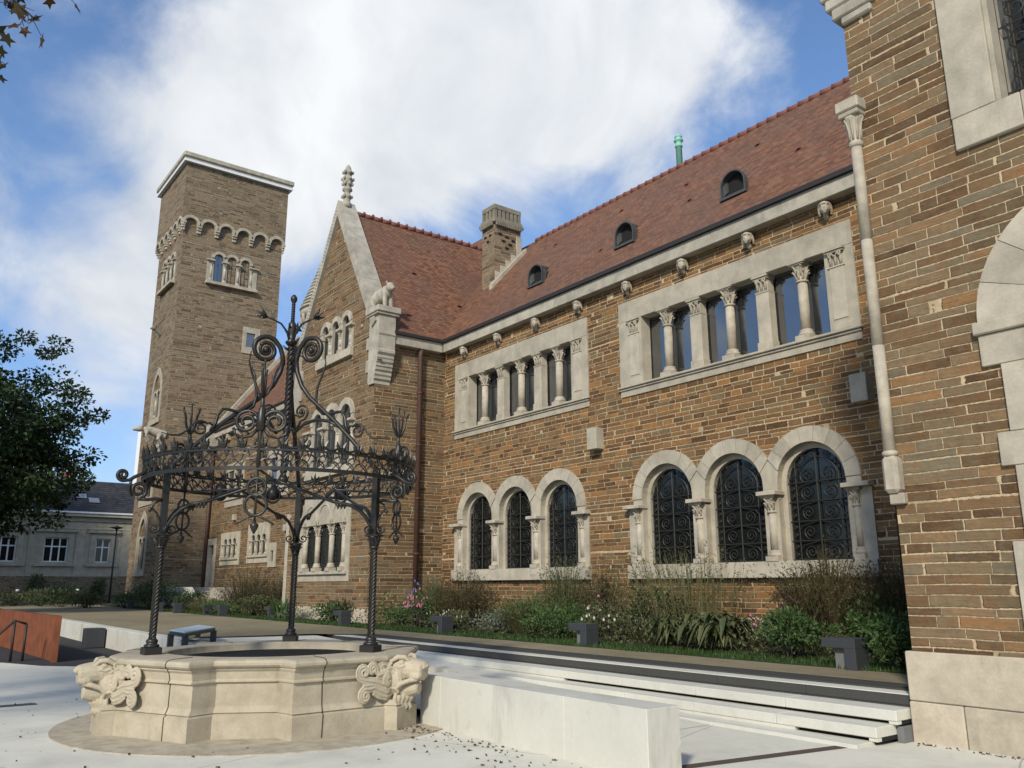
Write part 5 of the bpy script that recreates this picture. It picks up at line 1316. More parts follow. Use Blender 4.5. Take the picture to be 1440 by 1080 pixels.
for k in range(9):
    a = 2 * PI * k / 9 * 2.1; z = 4.55 + k * .06; mb.tube([(WC[0] + .03 * math.cos(a), WC[1] + .03 * math.sin(a), z), (WC[0] + .075 * math.cos(a), WC[1] + .075 * math.sin(a), z + .02), (WC[0] + .11 * math.cos(a), WC[1] + .11 * math.sin(a), z + .06)], [.02, .02, .004], 5)
mb.lathe([(.026, 5.1), (.022, 5.40), (.026, 5.41), (.046, 5.45), (.044, 5.49), (.02, 5.525), (.005, 5.53)], WC, 10)
for k in range(8): mb.lathe([(.022, 5.14 + k * .033), (.029, 5.155 + k * .033), (.022, 5.17 + k * .033)], WC, 8)
mb.build('finial', 'iron', well)
# round stone apron the well stands on
mb = MB(); mb.add([(WC[0] + r_ * math.cos(2 * PI * k / 72), WC[1] + r_ * math.sin(2 * PI * k / 72), z) for r_, z in ((2.40, .0), (2.40, .012), (1.2, .012)) for k in range(72)], [(i * 72 + k, i * 72 + (k + 1) % 72, (i + 1) * 72 + (k + 1) % 72, (i + 1) * 72 + k) for i in range(2) for k in range(72)])
ap = structure(mb.build('stone_apron', 'apron', None))
# ------------------------------------------------------------------ ground, terrace and street furniture
mb = MB(); mb.add([(-900, -900, -.12), (900, -900, -.12), (900, 900, -.12), (-900, 900, -.12)], [(0, 1, 2, 3)]); structure(mb.build('ground', 'earth', None))
mb = MB(); mb.add([(-75, -30, -.004), (-19, -30, -.004), (-19, 5.4, -.004), (-75, 5.4, -.004)], [(0, 1, 2, 3)]); structure(mb.build('asphalt_lane', 'asphalt', None))
mb = MB(); mb.add([(-21.6, -16, 0), (9, -16, 0), (9, 8.95, 0), (-12.9, 8.95, 0), (-12.9, 5.6, 0), (-19.3, 3.9, 0), (-20.2, 3.1, 0), (-21.6, 2.55, 0)], [tuple(range(8))]); structure(mb.build('pavement', 'paving', None))
# ramp behind the well, rising to the terrace on the left
mb = MB(); mb.add([(-6.9, 5.75, .004), (-6.9, 8.72, .004), (-15.5, 8.72, .315), (-15.5, 5.4, .36), (-19.5, 8.72, .44), (-19.9, 5.4, .47), (-15.5, 8.72, .3151)], [(0, 1, 2, 3), (3, 2, 6, 4, 5)]); structure(mb.build('ramp', 'paving', None))
# terrace: gravel path, lawn strip, planting bed
def sheet(name, m_, poly, z):
    mb = MB(); mb.add([(x, y, z) for x, y in poly], [tuple(range(len(poly)))]); return structure(mb.build(name, m_, None))
mb = MB(); mb.box(-62, -4.9, 9.3, 30, -.3, TZ - .012); mb.box(-62, -19.6, 5.62, 9.3, -.3, TZ - .012); structure(mb.build('terrace', 'soil', None))
sheet('gravel_path', 'gravel', [(-60, 5.65), (-19.6, 5.65), (-19.3, 8.6), (-18.2, 9.7), (-4.9, 9.7), (-4.9, 11.2), (-60, 11.2)], TZ - .006)
def wav(x): return .16 * math.sin(x * .9) + .12 * math.sin(x * 2.3 + 1)
edge = [(-5.0 - i * .45, 10.72 + .12 * wav(i * .45 * 1.7) + (0 if i < 70 else (i - 70) * .004)) for i in range(110)]
sheet('lawn', 'lawn', edge + [(edge[-1][0], 11.75), (-5.0, 11.75)], TZ)
sheet('planting_bed', 'soil', [(-56, 11.5), (-4.9, 11.5), (-4.9, 14.5), (-56, 14.5)], TZ + .02)
# steps up to the terrace
st = thing('terrace_steps', 'long pale terrace steps with a black top riser in front of the planting bed', 'steps', (-12, 8.7, 0))
def run(y0, y1, z0, z1, x0, x1, m_, name, nseg, gap_from=None, lab=None):
    mb = MB()
    for i in range(nseg):
        a = x0 + (x1 - x0) * i / nseg; b = x0 + (x1 - x0) * (i + 1) / nseg
        mb.bbox(a + .003, b - .003, y0, y1, z1 - .105, z1, .007)
    if gap_from is None or gap_from > x0: mb.box(x0, x1 if gap_from is None else gap_from, y0 + .012, y1 - .02, z0, z1 - .105)
    o = mb.build(name, m_, st)
    if lab: o['label'] = lab
    if gap_from is not None:
        mb = MB(); mb.box(gap_from, x1, y0 + .09, y1 - .02, z0, z1 - .106); mb.build('shadow_gap', 'void', o)  # near-black block paints in the shade of the slot under the tread
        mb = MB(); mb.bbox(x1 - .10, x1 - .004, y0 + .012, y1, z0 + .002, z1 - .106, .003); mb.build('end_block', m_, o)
    return o
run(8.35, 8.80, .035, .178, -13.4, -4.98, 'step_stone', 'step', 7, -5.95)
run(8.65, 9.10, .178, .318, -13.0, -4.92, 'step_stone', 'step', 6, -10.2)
mb = MB(); mb.bbox(-19.6, -13.003, 8.66, 9.10, .2, .318, .006); mb.build('step', 'step_stone', st)
mb = MB(); mb.bbox(-9.0, -5.05, 8.08, 8.42, -.02, .034, .006); mb.build('step', 'step_stone', st)
o = run(9.0, 9.28, .318, .442, -19.4, -4.9, 'curb', 'top_riser', 11, lab='black basalt top riser')
mb = MB(); mb.box(-19.4, -4.9, 8.996, 9.25, .4425, .452); mb.build('nosing_strip', 'step_stone', o)
mb = MB(); mb.box(-19.4, -4.9, 9.251, 9.72, .36, .470); mb.build('curb_strip', 'curb', st)
mb = MB(); mb.bbox(-4.975, -4.905, 8.72, 9.3, -.05, .16, .004); mb.build('end_block', 'pedestal', st)
# low concrete walls
cw = thing('retaining_wall', 'low white concrete wall running right from the lion well', 'wall', (-7.2, 5.8, 0))
mb = MB(); xs = [-9.06, -8.62, -6.43, -5.34]
for i in range(3): mb.bbox(xs[i] + .001, xs[i + 1] - .001, 5.45, 5.86, -.02, .56, .006)
mb.build('wall_panel', 'concrete', cw)
lw_ = thing('retaining_wall', 'low concrete wall holding the gravel terrace behind the dark cube', 'wall', (-23, 5.5, 0))
mb = MB(); xs = [-12.6, -14.6, -16.6, -18.8, -21, -23.3, -25.6, -28, -30.4, -33, -36, -40]
for i in range(len(xs) - 1): mb.bbox(xs[i + 1] + .002, xs[i] - .002, 5.3, 5.62, -.1, .50, .01)
mb.build('wall_panel', 'concrete', lw_)
mb = MB()
def notch(a): return (WC[0] + 2.42 * math.cos(a), WC[1] + 2.42 * math.sin(a))
for i in range(14):
    a0, a1 = R(31 + i * 8.4), R(31 + (i + 1) * 8.4); p0, p1 = notch(a0), notch(a1)
    k = 2.64 / 2.42; q0, q1 = ((WC[0] + (p0[0] - WC[0]) * k), (WC[1] + (p0[1] - WC[1]) * k)), ((WC[0] + (p1[0] - WC[0]) * k), (WC[1] + (p1[1] - WC[1]) * k))
    if p0[0] > -9.05 : continue
    mb.prism([p0, q0, q1, p1], [], -.02, .45)
nw = tag(mb.build('retaining_wall', 'concrete', None), 'curved low concrete wall wrapped close round the back of the well', 'wall')
# drains
dr_ = thing('slot_drain', 'rusty slot drain crossing the white paving at bottom right', 'drain', (-5.45, 7.1, 0))
mb = MB(); mb.add([(-5.62, 5.9, .004), (-5.48, 5.9, .004), (-5.13, 8.05, .004), (-5.27, 8.05, .004)], [(0, 1, 2, 3)]); mb.build('drain_cover', plain('rusty_drain', (.085, .06, .046), .8, var=.4, scale=20), dr_)
for i, (x, y, a, lab) in enumerate(((-13.85, 1.88, 1.5, 'narrow dark drain grate in the paving at the far left'), (-11.9, .95, 1.2, 'dark drain grate cut by the bottom left edge'))):
    g = thing('drain_grate', lab, 'drain', (x, y, 0)); mb = MB()
    for k in range(12): mb.box(x - .09, x + .09, y - .22 + k * .036, y - .22 + k * .036 + .018, .001, .010)
    mb.box(x - .11, x + .11, y - .25, y + .24, .0005, .003); mb.build('bars', 'zinc', g)
# path lights: little anthracite blocks with an overhanging head
spots = [(-6.75, 10.75, 'low dark path light half hidden by shrubs beside the corner pavilion'), (-12.3, 10.95, 'low dark path light standing alone in front of the triple arched window'), (-17.25, 10.92, 'low dark path light below the pink flower spike'),
         (-22.7, 11.0, 'low dark path light in front of the pale plinth under the gable'), (-29.0, 11.35, 'low dark path light at the left corner of the gable plinth'), (-32.4, 10.75, 'low dark path light between reddish shrubs and the twisted left pole'), (-34.2, 10.75, 'low dark path light left of the reddish bush'),
         (-37.3, 10.5, 'low dark path light below the white stair wall'), (-39.6, 10.35, 'low dark path light under the green hedge by the stair wall'), (-45.7, 10.6, 'farthest low dark path light beside the tower foot')]
bl0 = None
for x, y, lab in spots:
    if bl0 is None:
        bl0 = thing('path_light', lab, 'path light', (x, y, TZ), 'dark path lights along the planting bed'); mb = MB(lambda a, b, c: (x + a, y + b, TZ + c))
        mb.bbox(-.26, .24, -.16, .16, .27, .40, .006); mb.build('light_head', 'bollard', bl0)
        mb = MB(lambda a, b, c: (x + a, y + b, TZ + c)); mb.bbox(.07, .24, -.16, .16, -.02, .272, .006); mb.build('leg', 'bollard', bl0)
        mb = MB(lambda a, b, c: (x + a, y + b, TZ + c)); mb.bbox(-.13, .072, -.06, .13, -.02, .268, .006); mb.build('pedestal', 'pedestal', bl0)
        kids = list(bl0.children)
    else:
        c = bl0.copy(); sc.collection.objects.link(c); c.location = (x, y, TZ); c['label'] = lab
        for k in kids:
            q = k.copy(); sc.collection.objects.link(q); q.parent = c
# dark cube by the wall
cb = thing('steel_cube', 'dark steel cube standing against the low concrete wall', 'bollard', (-25.2, 5.05, 0))
F = lambda a, b, c: (-25.2 + a, 5.02 + b, c)
mb = MB(F); mb.bbox(-.21, .21, -.24, .24, 0, .50, .012); mb.build('cube_body', 'bollard', cb)
mb = MB(F); mb.box(-.15, .15, -.18, .18, .5, .504); mb.build('top_plate', 'zinc', cb)
# information table
it = thing('information_table', 'low black table with a pale blue information panel behind the well', 'table', (-18.4, 5.5, .44))
c4 = [(-17.03, 4.99), (-18.68, 6.10), (-19.84, 6.10), (-18.04, 4.98)]
mid = (sum(p[0] for p in c4) / 4, sum(p[1] for p in c4) / 4)
def tb(off): return [(mid[0] + (x - mid[0]) * off, mid[1] + (y - mid[1]) * off) for x, y in c4]
mb = MB(); mb.prism(tb(1.0), [], .715, .735); mb.build('panel', 'info', it)
mb = MB(); mb.prism(tb(1.005), [], .70, .714); mb.build('panel_edge', 'teal', it)
mb = MB(); mb.prism(tb(1.0), [tb(.86)], .64, .70); mb.build('frame', 'bollard', it)
for (x, y) in tb(.93):
    mb = MB(); mb.box(x - .05, x + .05, y - .05, y + .05, .40, .66); mb.build('leg', 'bollard', it)
# corten parapet and handrail at the left
cn = thing('corten_parapet', 'rusty corten steel parapet panel at the far left', 'barrier', (-23, 3.4, 0))
P = [(-20.95, 3.5), (-21.6, 3.58), (-24.3, 3.45), (-28.7, 3.2), (-28.7, 3.1), (-24.3, 3.33), (-21.6, 3.45), (-20.97, 3.38)]
mb = MB(); mb.prism(P, [], -.1, .95); mb.build('panel', 'corten', cn)
mb = MB(); mb.prism([(-21.0, 3.36), (-20.9, 3.36), (-22.6, .9), (-22.7, .9)], [], -.1, .0) if False else mb.prism([(-28.7, 3.22), (-28.6, 3.22), (-27.0, -1.5), (-27.1, -1.5)], [], -.1, .95); mb.build('panel', 'corten', cn)
hr = thing('handrail', 'dark steel handrail with sloping bar in front of the corten panel', 'handrail', (-21.8, 2.7, 0))
mb = MB(); 
for x, y, h in ((-21.8, 2.95, .84), (-21.8, 2.72, .86), (-21.8, 2.44, .30)): mb.tube([(x, y, -.05), (x, y, h)], .03, 8)
mb.build('posts', 'rustpipe', hr) if False else None
for x, y, h in ((-21.8, 2.95, .78), (-21.8, 2.72, .86)):
    mb = MB(); mb.tube([(x, y, -.05), (x, y, h)], .028, 8); mb.build('post', 'dark_iron', hr)
mb = MB(); mb.tube([(-21.8, 2.95, .78), (-21.8, 2.72, .86), (-21.8, 2.30, .42), (-21.8, 1.9, .0)], .026, 8); mb.build('rail', 'dark_iron', hr)
# side steps of the mansion by the tower
ss = thing('side_steps', 'stone side steps with a sloping white parapet beside the tower', 'steps', (-44, 13.5, TZ))
mb = MB(FX(12.4)); mb.prism([(-47.45, .3), (-40.7, .3), (-40.7, .62), (-42.6, 1.52), (-47.45, 1.52)], [], -.25, .05); mb.build('side_parapet', 'concrete', ss)
for i in range(6):
    mb = MB(); mb.bbox(-47.4, -38.6, 14.0 - i * .33, 14.66 if i == 0 else 14.0 - (i - 1) * .33, .3, 1.5 - i * .17, .015); mb.build('step', 'weathered', ss)
# fallen leaves and grit on the paving: one litter object
mb = MB(); rr = random.Random(5)
def scrap(x, y, z, s):
    a = rr.uniform(0, 6.28); k = 5; zt = rr.uniform(.002, .02)
    mb.add([(x + s * rr.uniform(.5, 1) * math.cos(a + 2 * PI * i / k), y + s * rr.uniform(.3, .9) * math.sin(a + 2 * PI * i / k), z + .003 + (zt if i % 2 else 0)) for i in range(k)], [tuple(range(k))])
for i in range(95): scrap(rr.gauss(-7.4, .75), 5.38 - abs(rr.gauss(0, .42)), 0, rr.uniform(.010, .035))
for i in range(120): scrap(rr.uniform(-14, -5), rr.uniform(.4, 5.2), 0, rr.uniform(.008, .028))
for i in range(60): scrap(rr.gauss(-9.0, .5), 5.3 - abs(rr.gauss(0, .14)), .012, rr.uniform(.01, .03))
for i in range(60): scrap(rr.uniform(-12, -5.3), rr.uniform(6.3, 8.2), .004 + max(0, 0), rr.uniform(.008, .02)) if False else None
for i in range(60): scrap(rr.uniform(-4.9, -3.2), 8.83 - abs(rr.gauss(0, .05)), 0, rr.uniform(.01, .03))
lit = stuff(mb.build('fallen_leaves', 'lf_autumn', None)); lit['label'] = 'scattered dry leaves and grit on the pale paving'; lit['category'] = 'litter'

# ------------------------------------------------------------------ far background
nh = thing('townhouse', 'grey classical townhouse with dark slate roof behind the trees on the left', 'house', (-78, 8, 0))
FN = SX(-75.0)
wins = [(8.0, .80, 3.40, 5.32), (11.5, .86, 3.40, 5.32), (14.9, .56, 3.40, 5.32), (4.5, .8, 3.4, 5.32), (1.0, .8, 3.4, 5.32), (-2.5, .8, 3.4, 5.32)]
mb = MB(FN); mb.prism([(-10, 2.24), (20, 2.24), (20, 7.0), (-10, 7.0)], [[(y - h, z0), (y + h, z0), (y + h, z1), (y - h, z1)] for y, h, z0, z1 in wins], -.4, 0); mb.build('wall', 'render_grey', nh)
mb = MB(); mb.box(-88, -75.4, -10, 20, 2.2, 7.0); mb.build('wall', 'render_grey', nh)
mb = MB(FN); mb.bbox(-10, 20, 6.62, 6.95, 0, .12, .02); mb.bbox(-10, 20, 6.98, 7.25, -.1, .45, .04); mb.bbox(-10, 20, 6.0, 6.12, 0, .08, .02)
for y in (9.9, 13.2, 16.6, 6.2): mb.bbox(y - .35, y + .35, 2.24, 6.0, 0, .06, .02)
mb.build('cornice', 'render_grey', nh)
mb = MB(FN); mb.box(-10, 20, 7.25, 7.38, .2, .55); mb.build('gutter', 'white_metal', nh)
mb = MB(); mb.add([(-74.55, -10, 7.3), (-74.55, 20, 7.3), (-79.5, 20, 10.4), (-79.5, -10, 10.4), (-88, 20, 7.3), (-88, -10, 7.3)], [(0, 1, 2, 3), (3, 2, 4, 5), (0, 3, 5), (1, 4, 2), (0, 5, 4, 1)]); rf = mb.build('roof', 'slate', nh)
for y, x in ((13.2, -76.9), (14.1, -76.3), (10.7, -76.3)):
    z = 7.3 + (-74.55 - x) * .626; mb = MB(); mb.add([(x - .35, y - .4, z + .10 + .22), (x + .35, y - .4, z + .10 - .22), (x + .35, y + .4, z + .10 - .22), (x - .35, y + .4, z + .10 + .22)], [(0, 1, 2, 3)]); mb.build('skylight', 'skylight', rf)
mb = MB()
for y in (12.2, 12.75): mb.lathe([(.16, 10.1), (.14, 11.1)], (-80, y), 8)
mb.build('chimney_pots', 'terracotta', rf)
for y, h, z0, z1 in wins:
    mb = MB(FN); mb.prism([(y - h - .42, z0 - .12), (y + h + .42, z0 - .12), (y + h + .42, z1 + .38), (y - h - .42, z1 + .38)], [[(y - h + .01, z0 + .01), (y + h - .01, z0 + .01), (y + h - .01, z1 - .01), (y - h + .01, z1 - .01)]], -.2, .07); mb.bbox(y - h - .65, y + h + .65, z1 + .40, z1 + .62, 0, .25, .03); mb.bbox(y - h - .62, y + h + .62, z0 - .32, z0 - .12, 0, .22, .02)
    w_ = mb.build('window', 'render_grey', nh)
    mb = MB(FN); mb.box(y - h, y + h, z0, z1, -.3, -.27); mb.build('pane', 'leaded', w_)
    mb = MB(FN); k = 3 if h < .7 else 4
    for i in range(k): yy = y - h + .05 + (2 * h - .1) * i / (k - 1); mb.box(yy - .055, yy + .055, z0, z1, -.27, -.2)
    for zz in (z0 + .05, z1 - .05, z1 - .7): mb.box(y - h, y + h, zz - .05, zz + .05, -.265, -.205)
    mb.build('frame', 'white_metal', w_)
bwall = tag(MB(SX(-72.5)).prism([(-12, -.1), (20, -.1), (20, 2.3), (-12, 2.3)], [], -2.5, 0).build('garden_wall', 'tower_stone', None), 'dark stone garden wall below the grey townhouse', 'wall')
lp = thing('street_lamp', 'slim dark street lamp in front of the grey townhouse', 'lamp', (-70.5, 14.85, 2.2))
mb = MB(); mb.tube([(-70.5, 14.85, 0), (-70.5, 14.85, 5.95)], [.08, .05], 8); mb.build('post', 'dark_iron', lp)
mb = MB(); mb.lathe([(.06, 5.78), (.14, 5.85), (.55, 5.95), (.12, 6.05), (.03, 6.12)], (-70.5, 14.85), 12); mb.build('lamp_head', 'dark_iron', lp)
for i, (x, y, lab) in enumerate(((-58, 10.35, 'small bed light with a pale top in the low shrubs nearest the tower'), (-58, 7.15, 'small bed light with a pale top among low shrubs at far left'))):
    g = thing('bed_light', lab, 'garden light', (x, y, .5)); mb = MB(); mb.tube([(x, y, .4), (x, y, 1.28)], .05, 6); mb.build('post', 'bollard', g)
    mb = MB(); mb.lathe([(.10, 1.28), (.10, 1.40)], (x, y), 8); mb.build('lamp_head', 'white_metal', g)
wb = tag(MB().box(-135.0, -110, 30, 60, 0, 25).box(-137.1, -135.0, 31, 60, 0, 24.3).build('white_building', 'white_wall', None), 'plain white tall building edge showing behind the tower', 'building')
# ------------------------------------------------------------------ plants
rp = random.Random(21)
def rdir(r): 
    z = r.uniform(-1, 1); a = r.uniform(0, 2 * PI); s = math.sqrt(1 - z * z); return Vector((s * math.cos(a), s * math.sin(a), z))
def leaf(mb, p, d, n, L, W):
    """one pointed, slightly folded leaf: p base, d direction, n rough normal"""
    d = d.normalized(); s = d.cross(n); s = s.normalized() if s.length > 1e-4 else d.orthogonal().normalized(); u = s.cross(d)
    m_ = p + d * (L * .45)
    mb.add([tuple(p), tuple(m_ + s * W * .5 + u * W * .12), tuple(p + d * L - u * L * .08), tuple(m_ - s * W * .5 + u * W * .12)], [(0, 1, 2), (0, 2, 3)])
def plant(name, label, x, y, z=TZ + .02, group='plants in the bed along the mansion'):
    return thing(name, label, 'plant', (x, y, z), group)
def bush(x, y, h, w, n, L, m_, label, name='green_shrub', z=TZ + .02, d=None, stem='bark', clumps=9, fl=None, group='plants in the bed along the mansion', wr=.55, seed=0):
    r = random.Random(int(x * 131 + y * 17) + seed); t = plant(name, label, x, y, z, group); d = d or w
    mb = MB(); cl = []
    for k in range(clumps):
        a = r.uniform(0, 2 * PI); q = math.sqrt(r.random()) * .72
        c = Vector((x + q * w / 2 * math.cos(a), y + q * d / 2 * math.sin(a), z + h * r.uniform(.28, .74))); cl.append((c, r.uniform(.24, .42)))
    for i in range(n):
        c, s = r.choice(cl); o = rdir(r); rad = r.random() ** .45
        p = c + Vector((o.x * w * s * rad * .75, o.y * d * s * rad * .75, o.z * h * s * rad * .85))
        if p.z < z: p.z = z + r.uniform(0, .1)
        dr = (o + Vector((0, 0, .35)) + rdir(r) * .8)
        leaf(mb, p, dr, rdir(r), L * r.uniform(.6, 1.3), L * wr * r.uniform(.7, 1.2))
    mb.build('foliage', m_, t)
    mb = MB()
    for c, s in cl: mb.tube([(x + r.uniform(-.08, .08), y + r.uniform(-.08, .08), z - .05), tuple(c * .5 + Vector((x, y, z + h * .15)) * .5), tuple(c)], [.02, .013, .006], 5)
    mb.build('stems', stem, t)
    if fl:
        mb = MB()
        for i in range(fl[1]):
            c, s = r.choice(cl); o = rdir(r); o.z = abs(o.z); o.y = -abs(o.y)
            p = c + Vector((o.x * w * s * .85, o.y * d * s * .85, o.z * h * s * .95)); k = fl[2]
            for j in range(6):
                a = 2 * PI * j / 6; leaf(mb, p, Vector((math.cos(a), -.5, math.sin(a))), Vector((0, -1, 0)), k, k * .6)
        mb.build('flowers', fl[0], t)
    return t
def fountain(x, y, h, w, n, m_, label, name='fountain_grass', lean=(0, 0), z=TZ + .02, bw=.012, fluff=0, droop=.35, leaves=0, lm=None, group='plants in the bed along the mansion', spread=.10):
    r = random.Random(int(x * 77 + y * 31)); t = plant(name, label, x, y, z, group); mb = MB(); lb = MB()
    for i in range(n):
        a = r.uniform(0, 2 * PI); q = math.sqrt(r.random()); hh = h * (r.uniform(.35, 1.0) if name == 'wispy_bush' else r.uniform(.5, 1.05)) * (1 - (.45 * q * q if name == 'wispy_bush' else .25 * q))
        tip = Vector((x + q * w * .5 * math.cos(a) + lean[0] * hh, y + q * w * .5 * math.sin(a) + lean[1] * hh, z + hh))
        b = Vector((x + spread * w * math.cos(a) * q * 2, y + spread * w * math.sin(a) * q * 2, z))
        P = [b, b + (tip - b) * .35 + Vector((0, 0, hh * .12)), b + (tip - b) * .7 + Vector((0, 0, hh * .12)), tip - Vector((0, 0, hh * droop * q * r.random()))]
        s = Vector((math.cos(a + PI / 2 + r.uniform(-.9, .9)), math.sin(a + PI / 2 + r.uniform(-.9, .9)), 0)) * bw * .5
        wd = (1, 1, .75, .12); v = []
        for p, k in zip(P, wd): v += [tuple(p - s * k), tuple(p + s * k)]
        mb.add(v, [(0, 1, 3, 2), (2, 3, 5, 4), (4, 5, 7, 6)])
        for j in range(fluff):
            f_ = r.uniform(.3, 1.0); k = min(2, int(f_ * 3)); p = P[k].lerp(P[k + 1], f_ * 3 - k if k < 3 else 0)
            leaf(lb, p, rdir(r) + Vector((0, 0, .4)), rdir(r), r.uniform(.04, .10), r.uniform(.012, .03))
    mb.build('blades', m_, t)
    if fluff: lb.build('leaflets', lm or m_, t)
    return t
def bigleaf(x, y, h, w, n, m_, label, name='broad_leaf_plant'):
    r = random.Random(int(x * 53)); t = plant(name, label, x, y); mb = MB(); z = TZ + .02
    for i in range(n):
        a = r.uniform(0, 2 * PI); q = r.uniform(.25, 1); b = Vector((x + r.uniform(-.25, .25) * w, y + r.uniform(-.2, .2) * w, z + h * r.uniform(.15, .75)))
        d = Vector((math.cos(a), math.sin(a), 0)); tip = b + d * w * .32 * q; tip.z = z + h * r.uniform(.05, .6)
        mid = (b + tip) / 2 + Vector((0, 0, h * .28)); s = Vector((-d.y, d.x, 0)) * r.uniform(.025, .05)
        q1 = b.lerp(mid, .5) + Vector((0, 0, .03)); q2 = mid.lerp(tip, .5) + Vector((0, 0, .02)); v = []
        for p, k in ((b, .3), (q1, .9), (mid, 1.2), (q2, .9), (tip, .1)): v += [tuple(p - s * k + Vector((0, 0, .012))), tuple(p), tuple(p + s * k + Vector((0, 0, .012)))]
        mb.add(v, [(3 * i_ + j, 3 * i_ + j + 1, 3 * i_ + j + 4, 3 * i_ + j + 3) for i_ in range(4) for j in range(2)])
    mb.build('leaves', m_, t)
    return t

fountain(-19.2, 12.9, 1.75, 2.2, 800, 'lf_red', 'large reddish brown wispy bush under the left arched windows', 'wispy_bush', fluff=6, lm='lf_red')
bush(-21.4, 12.2, .85, 1.7, 1500, .075, 'lf_green', 'dense green shrub in front of the brown downpipe')
bush(-23.9, 12.1, .62, 1.5, 700, .12, 'lf_dark', 'low dark leafy shrub at the right end of the gable plinth', 'dark_shrub', wr=.4)
fountain(-21.9, 13.6, 1.5, 1.6, 330, 'lf_olive', 'thin olive stems against the wall behind the green shrub', 'thin_shrub', fluff=7, lm='lf_olive')
bush(-19.75, 11.85, 1.0, .75, 420, .07, 'lf_green', 'plant with a leaning spike of pink flowers', 'pink_flowering_plant', fl=('fl_pink', 46, .045))
bush(-20.35, 12.0, 1.15, .35, 120, .05, 'lf_olive', 'small violet flower head beside the pink spike', 'violet_flowering_plant', fl=('fl_blue', 14, .05))
bush(-18.0, 11.75, .5, 1.3, 700, .06, 'lf_olive', 'low plant dotted with white flowers below the reddish bush', 'white_flowering_plant', fl=('fl_white', 26, .03))
bush(-16.7, 12.0, .6, 1.5, 900, .07, 'lf_silver', 'low grey green mound under the first arched window group', 'silver_shrub')
fountain(-15.5, 12.2, 1.1, 2.1, 800, 'lf_straw', 'loose yellow green grass between the two arched window groups', 'meadow_grass', fluff=2, lm='lf_green')
bush(-14.15, 11.9, .8, 1.9, 1900, .07, 'lf_green', 'bright green shrub just left of the lone path light')
fountain(-15.7, 13.4, 2.0, 1.7, 330, 'lf_olive', 'tall olive wisps in front of the third arched window', 'thin_shrub', fluff=7, lm='lf_olive')
fountain(-14.35, 13.3, 1.75, 1.3, 480, 'lf_red', 'dark red brown bush between the arched window groups', 'wispy_bush', fluff=6, lm='lf_red', lean=(.1, 0))
bush(-12.6, 12.0, .75, 1.3, 900, .07, 'lf_olive', 'dark plant with pale daisy heads right of the lone path light', 'white_flowering_plant', fl=('fl_white', 16, .045))
bush(-13.5, 12.7, .9, 1.0, 500, .07, 'lf_olive', 'plant with pale pink heads behind the bright green shrub', 'pink_flowering_plant', fl=('fl_pink', 14, .035))
fountain(-11.8, 13.1, 2.3, 3.6, 430, 'lf_straw', 'tall leaning straw grass in front of the right arched windows', 'tall_grass', lean=(-.14, 0), bw=.010, fluff=4, lm='lf_olive', droop=.35, spread=.16)
bush(-11.6, 12.4, 1.1, 1.4, 1000, .075, 'lf_dark', 'dark shrub at the foot of the tall straw grass', 'dark_shrub')
bigleaf(-10.8, 11.75, .6, 1.3, 190, 'lf_olive', 'sprawling broad leaved plant below the tall straw grass')
bigleaf(-9.8, 11.7, .68, 1.5, 230, 'lf_olive', 'sprawling broad leaved plant beside the pink blossoms')
bush(-9.7, 12.9, .6, .9, 300, .07, 'lf_green', 'low plant with bright pink blossoms near the exposed plinth', 'pink_flowering_plant', fl=('fl_pink', 30, .04))
fountain(-8.5, 13.2, 1.85, 2.3, 900, 'lf_red', 'big feathery reddish grass under the last arched window', fluff=6, lm='lf_red')
fountain(-7.1, 13.1, 1.75, 2.0, 700, 'lf_red', 'shaded feathery grass in the corner by the pavilion', fluff=5, lm='lf_red')
bush(-8.05, 11.35, .72, 1.35, 1700, .075, 'lf_green', 'round green shrub left of the right hand path light')
bush(-7.5, 12.4, .95, 1.5, 1500, .08, 'lf_green', 'taller green shrub behind the right hand path light')
bush(-6.15, 11.05, .72, .9, 1100, .07, 'lf_green', 'small green shrub right of the right hand path light')
bush(-5.9, 12.3, 1.0, 1.5, 1300, .08, 'lf_dark', 'dark shrub in the shade against the corner pavilion', 'dark_shrub')
# further left
fountain(-28.3, 11.55, .95, 1.3, 90, 'lf_green', 'spiky clump in front of the pale gable plinth', 'spiky_plant', bw=.05, droop=.5)
bush(-26.9, 11.45, .32, 1.4, 500, .06, 'lf_silver', 'low silvery mat in front of the pale gable plinth', 'silver_shrub')
bush(-24.9, 11.75, .62, 1.3, 700, .11, 'lf_green', 'low leafy shrub right of the gable path light', wr=.4)
fountain(-34.8, 12.6, 2.3, 3.2, 800, 'lf_red', 'large reddish bush below the lancet windows', 'wispy_bush', fluff=6, lm='lf_red')
fountain(-32.3, 12.8, 1.9, 2.2, 480, 'lf_red', 'smaller reddish bush near the gable corner', 'wispy_bush', fluff=6, lm='lf_red')
bush(-31.3, 11.6, .75, 1.8, 1000, .09, 'lf_olive', 'low olive mound below the smaller reddish bush', 'olive_shrub')
bush(-34.2, 11.5, .6, 2.0, 900, .09, 'lf_green', 'low green mound between two path lights')
fountain(-36.6, 11.4, .85, 2.0, 330, 'lf_straw', 'soft yellow green grass tuft left of the reddish bush', 'meadow_grass')
bush(-39.3, 11.8, .95, 2.2, 1200, .10, 'lf_dark', 'dark green mound at the foot of the side steps', 'dark_shrub')
bush(-42.6, 11.3, 1.35, 2.6, 1700, .10, 'lf_dark', 'dense dark hedge plant in front of the white stair parapet', 'dark_shrub')
bush(-44.2, 11.2, 1.2, 2.2, 1300, .10, 'lf_dark', 'dark hedge plant at the tower corner', 'dark_shrub')
bush(-42.9, 11.0, 1.9, .7, 500, .09, 'lf_dark', 'narrow pointed evergreen in front of the stair parapet', 'dark_shrub')
bush(-46.8, 10.6, .8, 1.8, 900, .10, 'lf_green', 'green shrub beside the tower foot')
